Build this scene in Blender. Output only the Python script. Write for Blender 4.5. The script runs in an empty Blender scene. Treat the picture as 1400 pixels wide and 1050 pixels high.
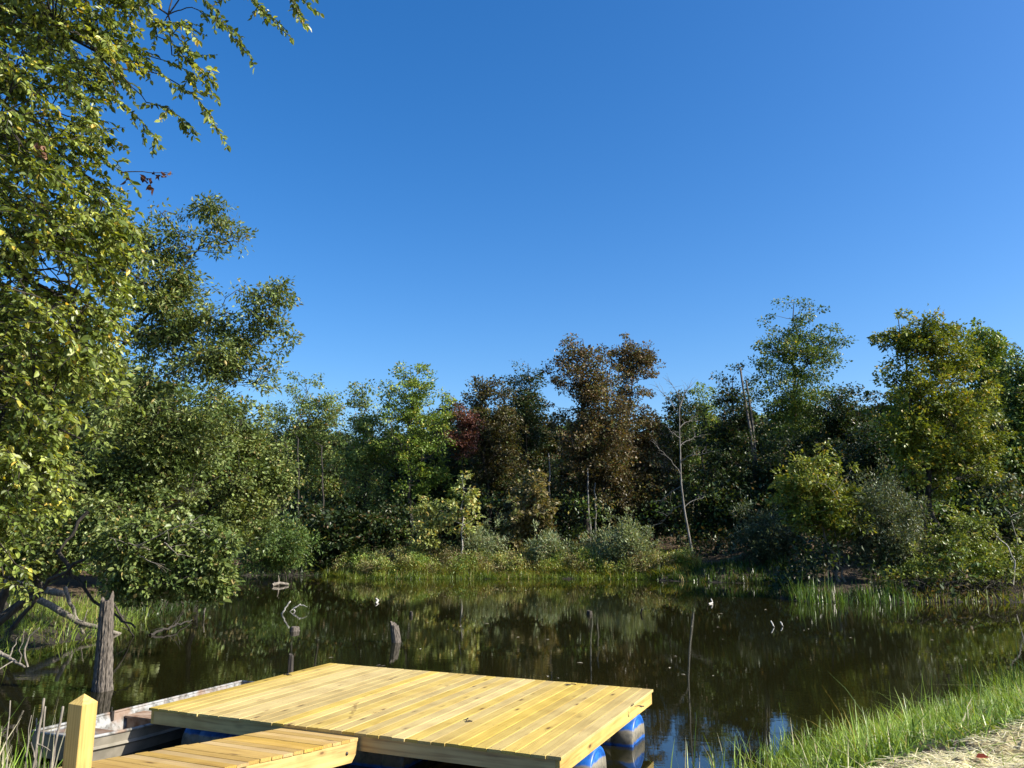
import bpy, math
import numpy as np
from mathutils import Vector, Matrix

R = math.radians
rng = np.random.default_rng(11)
sc = bpy.context.scene
COL = sc.collection

# ------------------------------------------------------------------ camera
H = 2.464
PITCH = R(10.2)
FPX = 1097.0            # focal length in pixels of the 1400 px wide photograph
CT, ST = math.cos(PITCH), math.sin(PITCH)
cd = bpy.data.cameras.new("camera")
cam = bpy.data.objects.new("camera", cd)
COL.objects.link(cam)
cam.location = (0, 0, H)
cam.rotation_euler = (math.pi / 2 + PITCH, 0, 0)
cd.sensor_fit = 'HORIZONTAL'
cd.angle = 2 * math.atan(700 / FPX)
cd.clip_start = 0.05
cd.clip_end = 3000
sc.camera = cam


def ray(px, py):
    u, v = px - 700.0, py - 525.0
    return u, FPX * CT + v * ST, -v * CT + FPX * ST


def at(px, py, Y):
    x, f, z = ray(px, py)
    return np.array([x / f * Y, Y, H + z / f * Y])


def onz(px, py, z=0.0):
    x, f, zz = ray(px, py)
    t = (z - H) / zz
    return np.array([x * t, f * t, z])


def mpp(Y):             # metres per photo pixel at distance Y
    return Y / FPX * 1.0


# ------------------------------------------------------------------ light
SUN_EL = R(36)
SUN_DIR = Vector((0.965 * math.cos(SUN_EL), -0.262 * math.cos(SUN_EL), math.sin(SUN_EL))).normalized()
w = bpy.data.worlds.new("World")
sc.world = w
w.use_nodes = True
nt = w.node_tree
bg = nt.nodes['Background']
sky = nt.nodes.new('ShaderNodeTexSky')
sky.sky_type = 'NISHITA'
sky.sun_disc = False
sky.sun_elevation = SUN_EL
sky.sun_rotation = math.atan2(SUN_DIR.x, SUN_DIR.y)
sky.altitude = 300
sky.air_density = 1.0
sky.dust_density = 1.5
sky.ozone_density = 3.5
hsv = nt.nodes.new('ShaderNodeHueSaturation')
hsv.inputs['Saturation'].default_value = 1.34
hsv.inputs['Hue'].default_value = .505
nt.links.new(sky.outputs[0], hsv.inputs['Color'])
nt.links.new(hsv.outputs[0], bg.inputs[0])
bg.inputs[1].default_value = 0.105
sl = bpy.data.lights.new("sun", 'SUN')
sl.energy = 5.0
sl.angle = R(0.5)
sl.color = (1.0, 0.93, 0.80)
so = bpy.data.objects.new("sun", sl)
COL.objects.link(so)
so.rotation_euler = SUN_DIR.to_track_quat('Z', 'Y').to_euler()
sc.view_settings.view_transform = 'Standard'
sc.view_settings.look = 'None'
sc.view_settings.exposure = 1.0
sc.view_settings.gamma = 1.0
sc.view_settings.use_curve_mapping = False
sc.cycles.max_bounces = 8
sc.cycles.diffuse_bounces = 3
sc.cycles.glossy_bounces = 3
sc.cycles.transmission_bounces = 4


# ------------------------------------------------------------------ mesh helpers
class MB:
    """collects verts / faces; every face may carry a random number and a colour"""

    def __init__(s):
        s.v = []; s.f = []; s.n = 0; s.c = []

    def add(s, v, f, c=None):
        v = np.asarray(v, float).reshape(-1, 3)
        f = np.asarray(f, int)
        s.v.append(v); s.f.append(f + s.n); s.n += len(v)
        if c is None:
            c = np.full((len(f), 3), 0.5)
        else:
            c = np.broadcast_to(np.asarray(c, float), (len(f), 3))
        s.c.append(c)

    def box(s, lo, hi, c=None, ch=0.0):
        x0, y0, z0 = lo; x1, y1, z1 = hi
        v = [(x0, y0, z0), (x1, y0, z0), (x1, y1, z0), (x0, y1, z0), (x0, y0, z1), (x1, y0, z1), (x1, y1, z1), (x0, y1, z1)]
        f = [(0, 3, 2, 1), (4, 5, 6, 7), (0, 1, 5, 4), (1, 2, 6, 5), (2, 3, 7, 6), (3, 0, 4, 7)]
        s.add(v, f, c)

    def board(s, x0, x1, y0, y1, z0, z1, ch, c=None):
        """board along y with rounded upper long edges"""
        prof = [(x0, z0), (x1, z0), (x1, z1 - ch), (x1 - ch * .3, z1 - ch * .3), (x1 - ch, z1), (x0 + ch, z1), (x0 + ch * .3, z1 - ch * .3), (x0, z1 - ch)]
        n = len(prof)
        v = [(p[0], y0, p[1]) for p in prof] + [(p[0], y1, p[1]) for p in prof]
        q = [(i, (i + 1) % n, (i + 1) % n + n, i + n) for i in range(n)]
        s.add(v, [a[::-1] for a in q], c)
        s.v.append(np.zeros((0, 3)))
        # end caps as quads
        caps = [(0, 1, 2, 7), (7, 2, 3, 6), (6, 3, 4, 5)]
        s.f.append(np.array(caps) + s.n - 2 * n); s.c.append(np.broadcast_to(np.asarray(c if c is not None else (.5,) * 3, float), (3, 3)))
        s.f.append(np.array([a[::-1] for a in caps]) + s.n - n); s.c.append(s.c[-1])

    def tube(s, pts, rad, k=6, c=None, cap=True, wob=0.0):
        pts = np.asarray(pts, float)
        n = len(pts)
        rad = np.broadcast_to(np.asarray(rad, float), (n,))
        t = np.gradient(pts, axis=0)
        t /= np.linalg.norm(t, axis=1)[:, None] + 1e-9
        ref = np.array([0, 0, 1.0]) if abs(t[n // 2][2]) < 0.85 else np.array([1.0, 0, 0])
        a = np.cross(t, ref); a /= np.linalg.norm(a, axis=1)[:, None] + 1e-9
        b = np.cross(t, a)
        th = np.arange(k) * 2 * math.pi / k
        rr = rad[:, None] * (1 + (wob * rng.normal(size=(n, k)) if wob else 0))
        v = pts[:, None, :] + rr[:, :, None] * (a[:, None, :] * np.cos(th)[None, :, None] + b[:, None, :] * np.sin(th)[None, :, None])
        i = np.arange(n - 1)[:, None] * k; j = np.arange(k)[None, :]; j2 = (j + 1) % k
        f = np.stack([i + j, i + j2, i + k + j2, i + k + j], -1).reshape(-1, 4)
        v = v.reshape(-1, 3)
        if cap:
            v = np.concatenate([v, pts[-1:] + t[-1:] * rad[-1] * .5])
            jj = np.arange(k); o = (n - 1) * k
            fc = np.stack([o + jj, o + (jj + 1) % k, np.full(k, n * k), np.full(k, n * k)], -1)
            s.add(v, f, c)
            s.f.append(fc[:, :3] + s.n - len(v)); s.c.append(np.broadcast_to(np.asarray(c if c is not None else (.5,) * 3, float), (k, 3)))
        else:
            s.add(v, f, c)

    def build(s, name, mat, parent=None, smooth=False, loc=None):
        v = np.concatenate(s.v) if s.v else np.zeros((0, 3))
        groups = s.f
        nf = sum(len(g) for g in groups)
        tot = np.concatenate([np.full(len(g), g.shape[1]) for g in groups if len(g)])
        loops = np.concatenate([g.reshape(-1) for g in groups if len(g)])
        start = np.concatenate([[0], np.cumsum(tot)[:-1]])
        me = bpy.data.meshes.new(name)
        me.vertices.add(len(v)); me.vertices.foreach_set('co', v.astype(np.float32).ravel())
        me.loops.add(len(loops)); me.loops.foreach_set('vertex_index', loops.astype(np.int32))
        me.polygons.add(nf)
        me.polygons.foreach_set('loop_start', start.astype(np.int32))
        me.polygons.foreach_set('loop_total', tot.astype(np.int32))
        me.polygons.foreach_set('use_smooth', np.full(nf, bool(smooth)))
        me.update(calc_edges=True)
        me.validate()
        c = np.concatenate([g for g in s.c if len(g)])
        if len(me.polygons) == len(c):
            at_ = me.attributes.new('tint', 'FLOAT_COLOR', 'FACE')
            at_.data.foreach_set('color', np.concatenate([c, np.ones((len(c), 1))], 1).astype(np.float32).ravel())
        me.materials.append(mat)
        o = bpy.data.objects.new(name, me)
        COL.objects.link(o)
        if parent is not None:
            o.parent = parent
        if loc is not None:
            o.location = loc
        return o


def tag(o, label=None, cat=None, group=None, kind=None):
    if label: o['label'] = label
    if cat: o['category'] = cat
    if group: o['group'] = group
    if kind: o['kind'] = kind
    return o


def empty(name, loc, label, cat, group=None, rot=(0, 0, 0)):
    o = bpy.data.objects.new(name, None)
    o.empty_display_size = .1
    COL.objects.link(o)
    o.location = loc; o.rotation_euler = rot
    return tag(o, label, cat, group)


def copy_tree(o, parent=None):
    c = o.copy(); COL.objects.link(c)
    if parent is not None: c.parent = parent
    for ch in list(o.children):
        copy_tree(ch, c)
    return c


# ------------------------------------------------------------------ materials
def newmat(name):
    m = bpy.data.materials.new(name); m.use_nodes = True
    return m, m.node_tree.nodes, m.node_tree.links, m.node_tree.nodes['Principled BSDF']


def ramp(N, stops):
    r = N.new('ShaderNodeValToRGB')
    el = r.color_ramp.elements
    while len(el) < len(stops): el.new(0.5)
    for e, (p, c) in zip(el, stops):
        e.position = p; e.color = (*c, 1)
    return r


def leaf_material(name, transl=0.3, rough=0.42, spec=0.32, tcol=(1.5, 1.35, .45)):
    m, N, L, P = newmat(name)
    a = N.new('ShaderNodeAttribute'); a.attribute_name = 'tint'
    L.new(a.outputs['Color'], P.inputs['Base Color'])
    P.inputs['Roughness'].default_value = rough
    P.inputs['Specular IOR Level'].default_value = spec
    tr = N.new('ShaderNodeBsdfTranslucent')
    mul = N.new('ShaderNodeMix'); mul.data_type = 'RGBA'; mul.blend_type = 'MULTIPLY'
    mul.inputs[0].default_value = 1
    L.new(a.outputs['Color'], mul.inputs[6]); mul.inputs[7].default_value = (*tcol, 1)
    L.new(mul.outputs[2], tr.inputs['Color'])
    mx = N.new('ShaderNodeMixShader'); mx.inputs[0].default_value = transl
    L.new(P.outputs[0], mx.inputs[1]); L.new(tr.outputs[0], mx.inputs[2])
    L.new(mx.outputs[0], N['Material Output'].inputs['Surface'])
    return m


def bark_material(name, c0, c1, scale=6.0):
    m, N, L, P = newmat(name)
    tc = N.new('ShaderNodeTexCoord')
    mp = N.new('ShaderNodeMapping'); mp.inputs['Scale'].default_value = (scale, scale, scale * .22)
    L.new(tc.outputs['Object'], mp.inputs[0])
    n = N.new('ShaderNodeTexNoise'); n.inputs['Scale'].default_value = 3; n.inputs['Detail'].default_value = 6
    L.new(mp.outputs[0], n.inputs[0])
    r = ramp(N, [(.3, c0), (.7, c1)])
    L.new(n.outputs[0], r.inputs[0]); L.new(r.outputs[0], P.inputs['Base Color'])
    b = N.new('ShaderNodeBump'); b.inputs['Strength'].default_value = .8; b.inputs['Distance'].default_value = .03
    L.new(n.outputs[0], b.inputs['Height']); L.new(b.outputs[0], P.inputs['Normal'])
    P.inputs['Roughness'].default_value = .9
    return m


def lumber_material(name, pale, mid, dark, gs=1.0, stain=False):
    """softwood boards that run along the object's y axis; 'tint' shifts each board"""
    m, N, L, P = newmat(name)
    tc = N.new('ShaderNodeTexCoord')
    a = N.new('ShaderNodeAttribute'); a.attribute_name = 'tint'
    sep = N.new('ShaderNodeSeparateColor'); L.new(a.outputs['Color'], sep.inputs[0])
    sh = N.new('ShaderNodeCombineXYZ')
    k = N.new('ShaderNodeMath'); k.operation = 'MULTIPLY'; k.inputs[1].default_value = 37.0
    L.new(sep.outputs[1], k.inputs[0]); L.new(k.outputs[0], sh.inputs[1]); L.new(k.outputs[0], sh.inputs[0])
    add = N.new('ShaderNodeVectorMath'); add.operation = 'ADD'
    L.new(tc.outputs['Object'], add.inputs[0]); L.new(sh.outputs[0], add.inputs[1])
    # grain lines
    mp = N.new('ShaderNodeMapping'); mp.inputs['Scale'].default_value = (34 * gs, 1.1, 34 * gs)
    L.new(add.outputs[0], mp.inputs[0])
    g = N.new('ShaderNodeTexNoise'); g.inputs['Scale'].default_value = 1.6; g.inputs['Detail'].default_value = 5; g.inputs['Distortion'].default_value = .6
    L.new(mp.outputs[0], g.inputs[0])
    # broad cathedral figure
    mp2 = N.new('ShaderNodeMapping'); mp2.inputs['Scale'].default_value = (16 * gs, .7, 40 * gs)
    L.new(add.outputs[0], mp2.inputs[0])
    wv = N.new('ShaderNodeTexWave'); wv.inputs['Scale'].default_value = 1.1; wv.inputs['Distortion'].default_value = 7; wv.inputs['Detail'].default_value = 2; wv.inputs['Detail Scale'].default_value = .7
    L.new(mp2.outputs[0], wv.inputs[0])
    mixg = N.new('ShaderNodeMix'); mixg.data_type = 'FLOAT'; mixg.inputs[0].default_value = .22
    L.new(g.outputs[0], mixg.inputs[2]); L.new(wv.outputs['Fac'], mixg.inputs[3])
    r = ramp(N, [(.18, dark), (.42, mid), (.62, pale)])
    L.new(mixg.outputs[0], r.inputs[0])
    # knots
    mp3 = N.new('ShaderNodeMapping'); mp3.inputs['Scale'].default_value = (7.2, 2.6, 7.2)
    L.new(add.outputs[0], mp3.inputs[0])
    vo = N.new('ShaderNodeTexVoronoi'); vo.inputs['Scale'].default_value = 1.0
    L.new(mp3.outputs[0], vo.inputs[0])
    pick = N.new('ShaderNodeSeparateColor'); L.new(vo.outputs['Color'], pick.inputs[0])
    gt = N.new('ShaderNodeMath'); gt.operation = 'GREATER_THAN'; gt.inputs[1].default_value = .45
    L.new(pick.outputs[0], gt.inputs[0])
    kr = ramp(N, [(.0, (1, 1, 1)), (.08, (.85, .85, .85)), (.13, (.35, .35, .35)), (.26, (0, 0, 0))])
    L.new(vo.outputs['Distance'], kr.inputs[0])
    km = N.new('ShaderNodeMath'); km.operation = 'MULTIPLY'
    L.new(kr.outputs[0], km.inputs[0]); L.new(gt.outputs[0], km.inputs[1])
    kmix = N.new('ShaderNodeMix'); kmix.data_type = 'RGBA'
    L.new(km.outputs[0], kmix.inputs[0]); L.new(r.outputs[0], kmix.inputs[6]); kmix.inputs[7].default_value = (.10, .045, .012, 1)
    # board to board tone
    hs = N.new('ShaderNodeHueSaturation')
    vv = N.new('ShaderNodeMapRange'); vv.inputs[3].default_value = .80; vv.inputs[4].default_value = 1.05
    L.new(sep.outputs[0], vv.inputs[0]); L.new(vv.outputs[0], hs.inputs['Value'])
    s2 = N.new('ShaderNodeMapRange'); s2.inputs[3].default_value = .82; s2.inputs[4].default_value = 1.08
    L.new(sep.outputs[2], s2.inputs[0]); L.new(s2.outputs[0], hs.inputs['Saturation'])
    L.new(kmix.outputs[2], hs.inputs['Color'])
    # weather blotches
    n3 = N.new('ShaderNodeTexNoise'); n3.inputs['Scale'].default_value = 2.3; n3.inputs['Detail'].default_value = 4
    L.new(tc.outputs['Object'], n3.inputs[0])
    r3 = ramp(N, [(.42, (1, 1, 1)), (.68, (.80, .77, .74))])
    L.new(n3.outputs[0], r3.inputs[0])
    mm = N.new('ShaderNodeMix'); mm.data_type = 'RGBA'; mm.blend_type = 'MULTIPLY'; mm.inputs[0].default_value = 1
    L.new(hs.outputs[0], mm.inputs[6]); L.new(r3.outputs[0], mm.inputs[7])
    out = mm.outputs[2]
    if stain:       # a wet drag mark across the boards
        sx = N.new('ShaderNodeMapping'); sx.vector_type = 'POINT'
        sx.inputs['Location'].default_value = (-2.12 * math.cos(.5) - .86 * math.sin(.5), 2.12 * math.sin(.5) - .86 * math.cos(.5), 0)
        sx.inputs['Rotation'].default_value = (0, 0, -.5)
        L.new(tc.outputs['Object'], sx.inputs[0])
        nw = N.new('ShaderNodeTexNoise'); nw.inputs['Scale'].default_value = 9; nw.inputs['Detail'].default_value = 5
        L.new(tc.outputs['Object'], nw.inputs[0])
        s3 = N.new('ShaderNodeSeparateXYZ'); L.new(sx.outputs[0], s3.inputs[0])

        def mth(op, a, b):
            q_ = N.new('ShaderNodeMath'); q_.operation = op
            for k_, v_ in enumerate((a, b)):
                if v_ is None: continue
                if isinstance(v_, (int, float)): q_.inputs[k_].default_value = v_
                else: L.new(v_, q_.inputs[k_])
            return q_.outputs[0]
        wx = mth('ADD', s3.outputs[0], mth('MULTIPLY', mth('SUBTRACT', nw.outputs[0], .5), .12))
        ax = mth('ABSOLUTE', wx, None); ay = mth('ABSOLUTE', s3.outputs[1], None)
        ln_ = mth('MULTIPLY', mth('LESS_THAN', ax, .016), mth('LESS_THAN', ay, .48))
        fac = mth('MULTIPLY', ln_, mth('GREATER_THAN', nw.outputs[0], .42))
        m4 = N.new('ShaderNodeMix'); m4.data_type = 'RGBA'
        L.new(mth('MULTIPLY', fac, .55), m4.inputs[0]); L.new(out, m4.inputs[6]); m4.inputs[7].default_value = (.12, .07, .02, 1)
        out = m4.outputs[2]
    L.new(out, P.inputs['Base Color'])
    P.inputs['Roughness'].default_value = .62
    P.inputs['Specular IOR Level'].default_value = .3
    b = N.new('ShaderNodeBump'); b.inputs['Strength'].default_value = .25; b.inputs['Distance'].default_value = .004
    L.new(g.outputs[0], b.inputs['Height']); L.new(b.outputs[0], P.inputs['Normal'])
    return m


DENS = 2.5
M = {}
M['leaf'] = leaf_material('leaf_small', .25)
M['leaf_big'] = leaf_material('leaf_large', .36, .40, .4, (1.7, 1.5, .4))
M['grass'] = leaf_material('grass_blade', .3, .4, .4)
M['dry'] = leaf_material('dry_leaf', .12, .7, .2, (1.2, 1, .8))
M['bark'] = bark_material('bark_dark', (.012, .010, .008), (.055, .045, .034))
M['bark_pale'] = bark_material('bark_pale', (.22, .20, .17), (.46, .43, .38))
M['bark_grey'] = bark_material('bark_grey', (.075, .07, .06), (.24, .225, .20))
M['bark_snag'] = bark_material('bark_snag', (.05, .045, .038), (.17, .15, .125))
M['deadwood'] = bark_material('dead_wood', (.07, .06, .048), (.28, .245, .20), 9)
M['stump'] = bark_material('stump_wood', (.012, .010, .008), (.19, .16, .13), 16)
M['driftwood'] = bark_material('drift_wood', (.30, .28, .25), (.52, .50, .46), 9)
M['deck'] = lumber_material('deck_lumber', (.57, .425, .115), (.50, .36, .09), (.29, .18, .045), stain=True)
M['ramp'] = lumber_material('ramp_lumber', (.54, .36, .095), (.44, .275, .065), (.26, .14, .03))
M['beam'] = lumber_material('beam_lumber', (.62, .44, .12), (.54, .36, .09), (.33, .19, .045), .6)
M['post'] = lumber_material('post_lumber', (.56, .385, .075), (.47, .31, .052), (.24, .14, .025), .8)


def simple(name, col, rough=.5, metal=0.0, spec=.5, noise=None):
    m, N, L, P = newmat(name)
    P.inputs['Base Color'].default_value = (*col, 1)
    P.inputs['Roughness'].default_value = rough
    P.inputs['Metallic'].default_value = metal
    P.inputs['Specular IOR Level'].default_value = spec
    if noise:
        tc = N.new('ShaderNodeTexCoord')
        n = N.new('ShaderNodeTexNoise'); n.inputs['Scale'].default_value = noise[0]; n.inputs['Detail'].default_value = 6
        L.new(tc.outputs['Object'], n.inputs[0])
        r = ramp(N, [(.38, col), (.62, noise[1])])
        L.new(n.outputs[0], r.inputs[0]); L.new(r.outputs[0], P.inputs['Base Color'])
    return m


M['screw'] = simple('screw_metal', (.05, .045, .04), .5, .6)
M['red'] = simple('red_cushion', (.45, .06, .03), .7)


def drum_material():
    m, N, L, P = newmat('blue_drum_plastic')
    tc = N.new('ShaderNodeTexCoord')
    geo = N.new('ShaderNodeNewGeometry')
    sp = N.new('ShaderNodeSeparateXYZ'); L.new(geo.outputs['Position'], sp.inputs[0])
    n = N.new('ShaderNodeTexNoise'); n.inputs['Scale'].default_value = 7; n.inputs['Detail'].default_value = 5
    L.new(tc.outputs['Object'], n.inputs[0])
    ad = N.new('ShaderNodeMath'); ad.operation = 'MULTIPLY_ADD'; ad.inputs[1].default_value = .05
    L.new(n.outputs[0], ad.inputs[0]); L.new(sp.outputs[2], ad.inputs[2])
    r = ramp(N, [(.0, (.02, .12, .45)), (.045, (.02, .12, .45)), (.065, (.17, .15, .11)), (.185, (.27, .245, .195)), (.205, (.015, .13, .52)), (1, (.010, .10, .46))])
    L.new(ad.outputs[0], r.inputs[0])
    n2 = N.new('ShaderNodeTexNoise'); n2.inputs['Scale'].default_value = 16; n2.inputs['Detail'].default_value = 6
    L.new(tc.outputs['Object'], n2.inputs[0])
    r2 = ramp(N, [(.33, (.5, .55, .6)), (.55, (1, 1, 1))]); L.new(n2.outputs[0], r2.inputs[0])
    mm = N.new('ShaderNodeMix'); mm.data_type = 'RGBA'; mm.blend_type = 'MULTIPLY'; mm.inputs[0].default_value = 1
    L.new(r.outputs[0], mm.inputs[6]); L.new(r2.outputs[0], mm.inputs[7])
    L.new(mm.outputs[2], P.inputs['Base Color'])
    P.inputs['Roughness'].default_value = .42
    return m


M['drum'] = drum_material()


def boat_material():
    m, N, L, P = newmat('weathered_aluminium')
    tc = N.new('ShaderNodeTexCoord')
    n = N.new('ShaderNodeTexNoise'); n.inputs['Scale'].default_value = 9; n.inputs['Detail'].default_value = 8; n.inputs['Roughness'].default_value = .65
    L.new(tc.outputs['Object'], n.inputs[0])
    r = ramp(N, [(.36, (.07, .065, .055)), (.47, (.16, .16, .15)), (.53, (.27, .275, .27)), (.7, (.34, .34, .335))])
    L.new(n.outputs[0], r.inputs[0])
    n2 = N.new('ShaderNodeTexNoise'); n2.inputs['Scale'].default_value = 3.1; n2.inputs['Detail'].default_value = 5
    L.new(tc.outputs['Object'], n2.inputs[0])
    r2 = ramp(N, [(.48, (0, 0, 0)), (.62, (.8, .8, .8))]); L.new(n2.outputs[0], r2.inputs[0])
    mx = N.new('ShaderNodeMix'); mx.data_type = 'RGBA'
    L.new(r2.outputs[0], mx.inputs[0]); L.new(r.outputs[0], mx.inputs[6]); mx.inputs[7].default_value = (.20, .12, .07, 1)
    L.new(mx.outputs[2], P.inputs['Base Color'])
    P.inputs['Roughness'].default_value = .6
    P.inputs['Metallic'].default_value = 0
    return m


M['boat'] = boat_material()
M['boat_side'] = simple('boat_outer_paint', (.17, .155, .12), .6, 0, .4, (5, (.25, .225, .18)))
M['seat'] = simple('rusty_bench', (.16, .085, .045), .8, 0, .3, (7, (.34, .25, .18)))


def water_material():
    m, N, L, P = newmat('pond_water')
    P.inputs['Base Color'].default_value = (.0100, .0098, .0030, 1)
    P.inputs['Roughness'].default_value = .015
    P.inputs['IOR'].default_value = 1.52
    tc = N.new('ShaderNodeTexCoord')
    n = N.new('ShaderNodeTexNoise'); n.inputs['Scale'].default_value = 3.2; n.inputs['Detail'].default_value = 3
    mp = N.new('ShaderNodeMapping'); mp.inputs['Scale'].default_value = (.6, 2.2, 1)
    L.new(tc.outputs['Object'], mp.inputs[0]); L.new(mp.outputs[0], n.inputs[0])
    n2 = N.new('ShaderNodeTexNoise'); n2.inputs['Scale'].default_value = .25; n2.inputs['Detail'].default_value = 2
    L.new(tc.outputs['Object'], n2.inputs[0])
    r2 = ramp(N, [(.4, (.25, .25, .25)), (.62, (1, 1, 1))]); L.new(n2.outputs[0], r2.inputs[0])
    b = N.new('ShaderNodeBump'); b.inputs['Distance'].default_value = .02
    st = N.new('ShaderNodeMath'); st.operation = 'MULTIPLY'; st.inputs[1].default_value = .06
    L.new(r2.outputs[0], st.inputs[0]); L.new(st.outputs[0], b.inputs['Strength'])
    L.new(n.outputs[0], b.inputs['Height']); L.new(b.outputs[0], P.inputs['Normal'])
    return m


def ground_material():
    m, N, L, P = newmat('bank_soil')
    tc = N.new('ShaderNodeTexCoord')
    n = N.new('ShaderNodeTexNoise'); n.inputs['Scale'].default_value = .7; n.inputs['Detail'].default_value = 9; n.inputs['Roughness'].default_value = .65
    L.new(tc.outputs['Object'], n.inputs[0])
    r = ramp(N, [(.3, (.03, .022, .012)), (.48, (.085, .06, .032)), (.6, (.13, .092, .052)), (.75, (.05, .062, .018))])
    L.new(n.outputs[0], r.inputs[0])
    n2 = N.new('ShaderNodeTexNoise'); n2.inputs['Scale'].default_value = 14; n2.inputs['Detail'].default_value = 6
    L.new(tc.outputs['Object'], n2.inputs[0])
    r2 = ramp(N, [(.35, (.5, .45, .4)), (.65, (1.3, 1.2, 1.1))]); L.new(n2.outputs[0], r2.inputs[0])
    mm = N.new('ShaderNodeMix'); mm.data_type = 'RGBA'; mm.blend_type = 'MULTIPLY'; mm.inputs[0].default_value = 1
    L.new(r.outputs[0], mm.inputs[6]); L.new(r2.outputs[0], mm.inputs[7]); L.new(mm.outputs[2], P.inputs['Base Color'])
    geo = N.new('ShaderNodeNewGeometry'); sp = N.new('ShaderNodeSeparateXYZ'); L.new(geo.outputs['Position'], sp.inputs[0])
    mr = ramp(N, [(.12, (1, 1, 1)), (.42, (0, 0, 0))]); L.new(sp.outputs[2], mr.inputs[0])
    md = N.new('ShaderNodeMix'); md.data_type = 'RGBA'
    L.new(mr.outputs[0], md.inputs[0]); L.new(mm.outputs[2], md.inputs[6]); md.inputs[7].default_value = (.020, .016, .009, 1)
    L.new(md.outputs[2], P.inputs['Base Color'])
    P.inputs['Roughness'].default_value = .95
    b = N.new('ShaderNodeBump'); b.inputs['Strength'].default_value = .7; b.inputs['Distance'].default_value = .05
    L.new(n2.outputs[0], b.inputs['Height']); L.new(b.outputs[0], P.inputs['Normal'])
    return m


# ------------------------------------------------------------------ terrain and water
SHORE = np.array([(-3.0, 6.6), (-1.0, 6.5), (.6, 6.9), (1.7, 8.0), (2.7, 8.9), (4.3, 10.1), (6.4, 11.6), (9, 14), (14, 17.5), (19, 21), (22, 25),
                  (21.5, 28.3), (17.8, 28.2), (14, 28.0), (10.2, 28.6), (9.6, 30), (11, 34), (12.4, 37.2), (8.6, 38.6), (6.0, 40.6), (2, 41.2), (-4, 41), (-7.5, 41.2),
                  (-9.2, 43.5), (-14.5, 44), (-14.6, 40), (-12.6, 34), (-10.9, 29), (-10.4, 24), (-9.8, 21), (-9.6, 18.9), (-10.1, 17.4), (-9.7, 15.4), (-9.0, 13.2), (-7.6, 11),
                  (-6.0, 9.3), (-4.7, 8.3), (-3.9, 7.4)])


def shore_dist(P):
    P = np.asarray(P, float)
    A = SHORE; B = np.roll(SHORE, -1, 0)
    d = np.full(len(P), 1e9); inside = np.zeros(len(P), bool)
    for a, b in zip(A, B):
        ab = b - a
        t = np.clip(((P - a) @ ab) / (ab @ ab), 0, 1)
        d = np.minimum(d, np.linalg.norm(P - (a + t[:, None] * ab), axis=1))
        c = (a[1] > P[:, 1]) != (b[1] > P[:, 1])
        with np.errstate(divide='ignore', invalid='ignore'):
            xi = (b[0] - a[0]) * (P[:, 1] - a[1]) / (b[1] - a[1] + 1e-12) + a[0]
        inside ^= c & (P[:, 0] < xi)
    return np.where(inside, -d, d)


def sstep(a, b, x):
    t = np.clip((x - a) / (b - a), 0, 1)
    return t * t * (3 - 2 * t)


def ground_z(P):
    P = np.asarray(P, float).reshape(-1, 2)
    x, y = P[:, 0], P[:, 1]
    d = shore_dist(P)
    d = d + np.where(y > 20, .28 * np.sin(x * 2.6 + 1.2 * np.sin(x * .9)) + .16 * np.sin(x * 6.1 + y) , 0)
    wig = .05 * np.sin(x * 2.1 + 1.3 * np.sin(y * 1.7)) + .04 * np.sin(y * 3.3 + x) + .02 * np.sin(x * 7.3) * np.sin(y * 6.1)
    near = .84 * sstep(0, 2.6, d) + wig * sstep(0, .6, d) * .6
    far = .38 * sstep(0, 1.6, d) + .05 * np.minimum(np.maximum(d, 0), 8) + .13 * np.minimum(np.maximum(d - 8, 0), 32) + .2 * np.clip(d - 40, 0, 55) + wig * sstep(0, .6, d) * 1.2
    far = far + 1.0 * np.exp(-((x - 14.5) ** 2 / 16 + (y - 42) ** 2 / 14)) * sstep(0, 2.5, d)
    left = .16 * sstep(0, .8, d) + .05 * np.maximum(d - .5, 0) + wig * sstep(0, .6, d) * .6
    k = sstep(11.5, 15.5, y)
    kl = sstep(-6.2, -7.4, -x * -1) if False else sstep(6.0, 8.0, -x) * sstep(8.5, 10.5, y) * (1 - sstep(26, 34, y))
    z = near * (1 - k) + far * k
    z = z * (1 - kl) + left * kl
    z = np.where(d < 0, -1.2 * sstep(0, 2.5, -d), z)
    # ripples die out far away
    return z


def gz(x, y):
    return float(ground_z([(x, y)])[0])


xs = np.concatenate([[-400, -200, -110, -70, -50, -40], np.arange(-34, -16, 1.2), np.arange(-16, 16.01, .4), np.arange(17, 36, 1.2), [40, 50, 70, 110, 200, 400]])
ys = np.concatenate([[-300, -120, -50, -20, -8, -4], np.arange(-2, 16, .35), np.arange(16, 50, .6), np.arange(51, 80, 2.0), [90, 110, 150, 250, 500]])
X, Y = np.meshgrid(xs, ys)
PZ = ground_z(np.stack([X.ravel(), Y.ravel()], 1))
g = MB()
nx, ny = len(xs), len(ys)
I = (np.arange(ny - 1)[:, None] * nx + np.arange(nx - 1)[None, :]).ravel()
g.add(np.stack([X.ravel(), Y.ravel(), PZ], 1), np.stack([I, I + 1, I + nx + 1, I + nx], 1))
go = g.build('ground', ground_material(), smooth=True)
tag(go, 'brown soil banks and forest floor around the pond', 'ground', kind='structure')
wmb = MB()
wmb.add([(-24, 5.0, 0), (30, 5.0, 0), (30, 56, 0), (-24, 56, 0)], [(0, 1, 2, 3)])
wo = wmb.build('water', water_material())
tag(wo, 'dark still pond water mirroring the trees', 'water', kind='structure')

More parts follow.
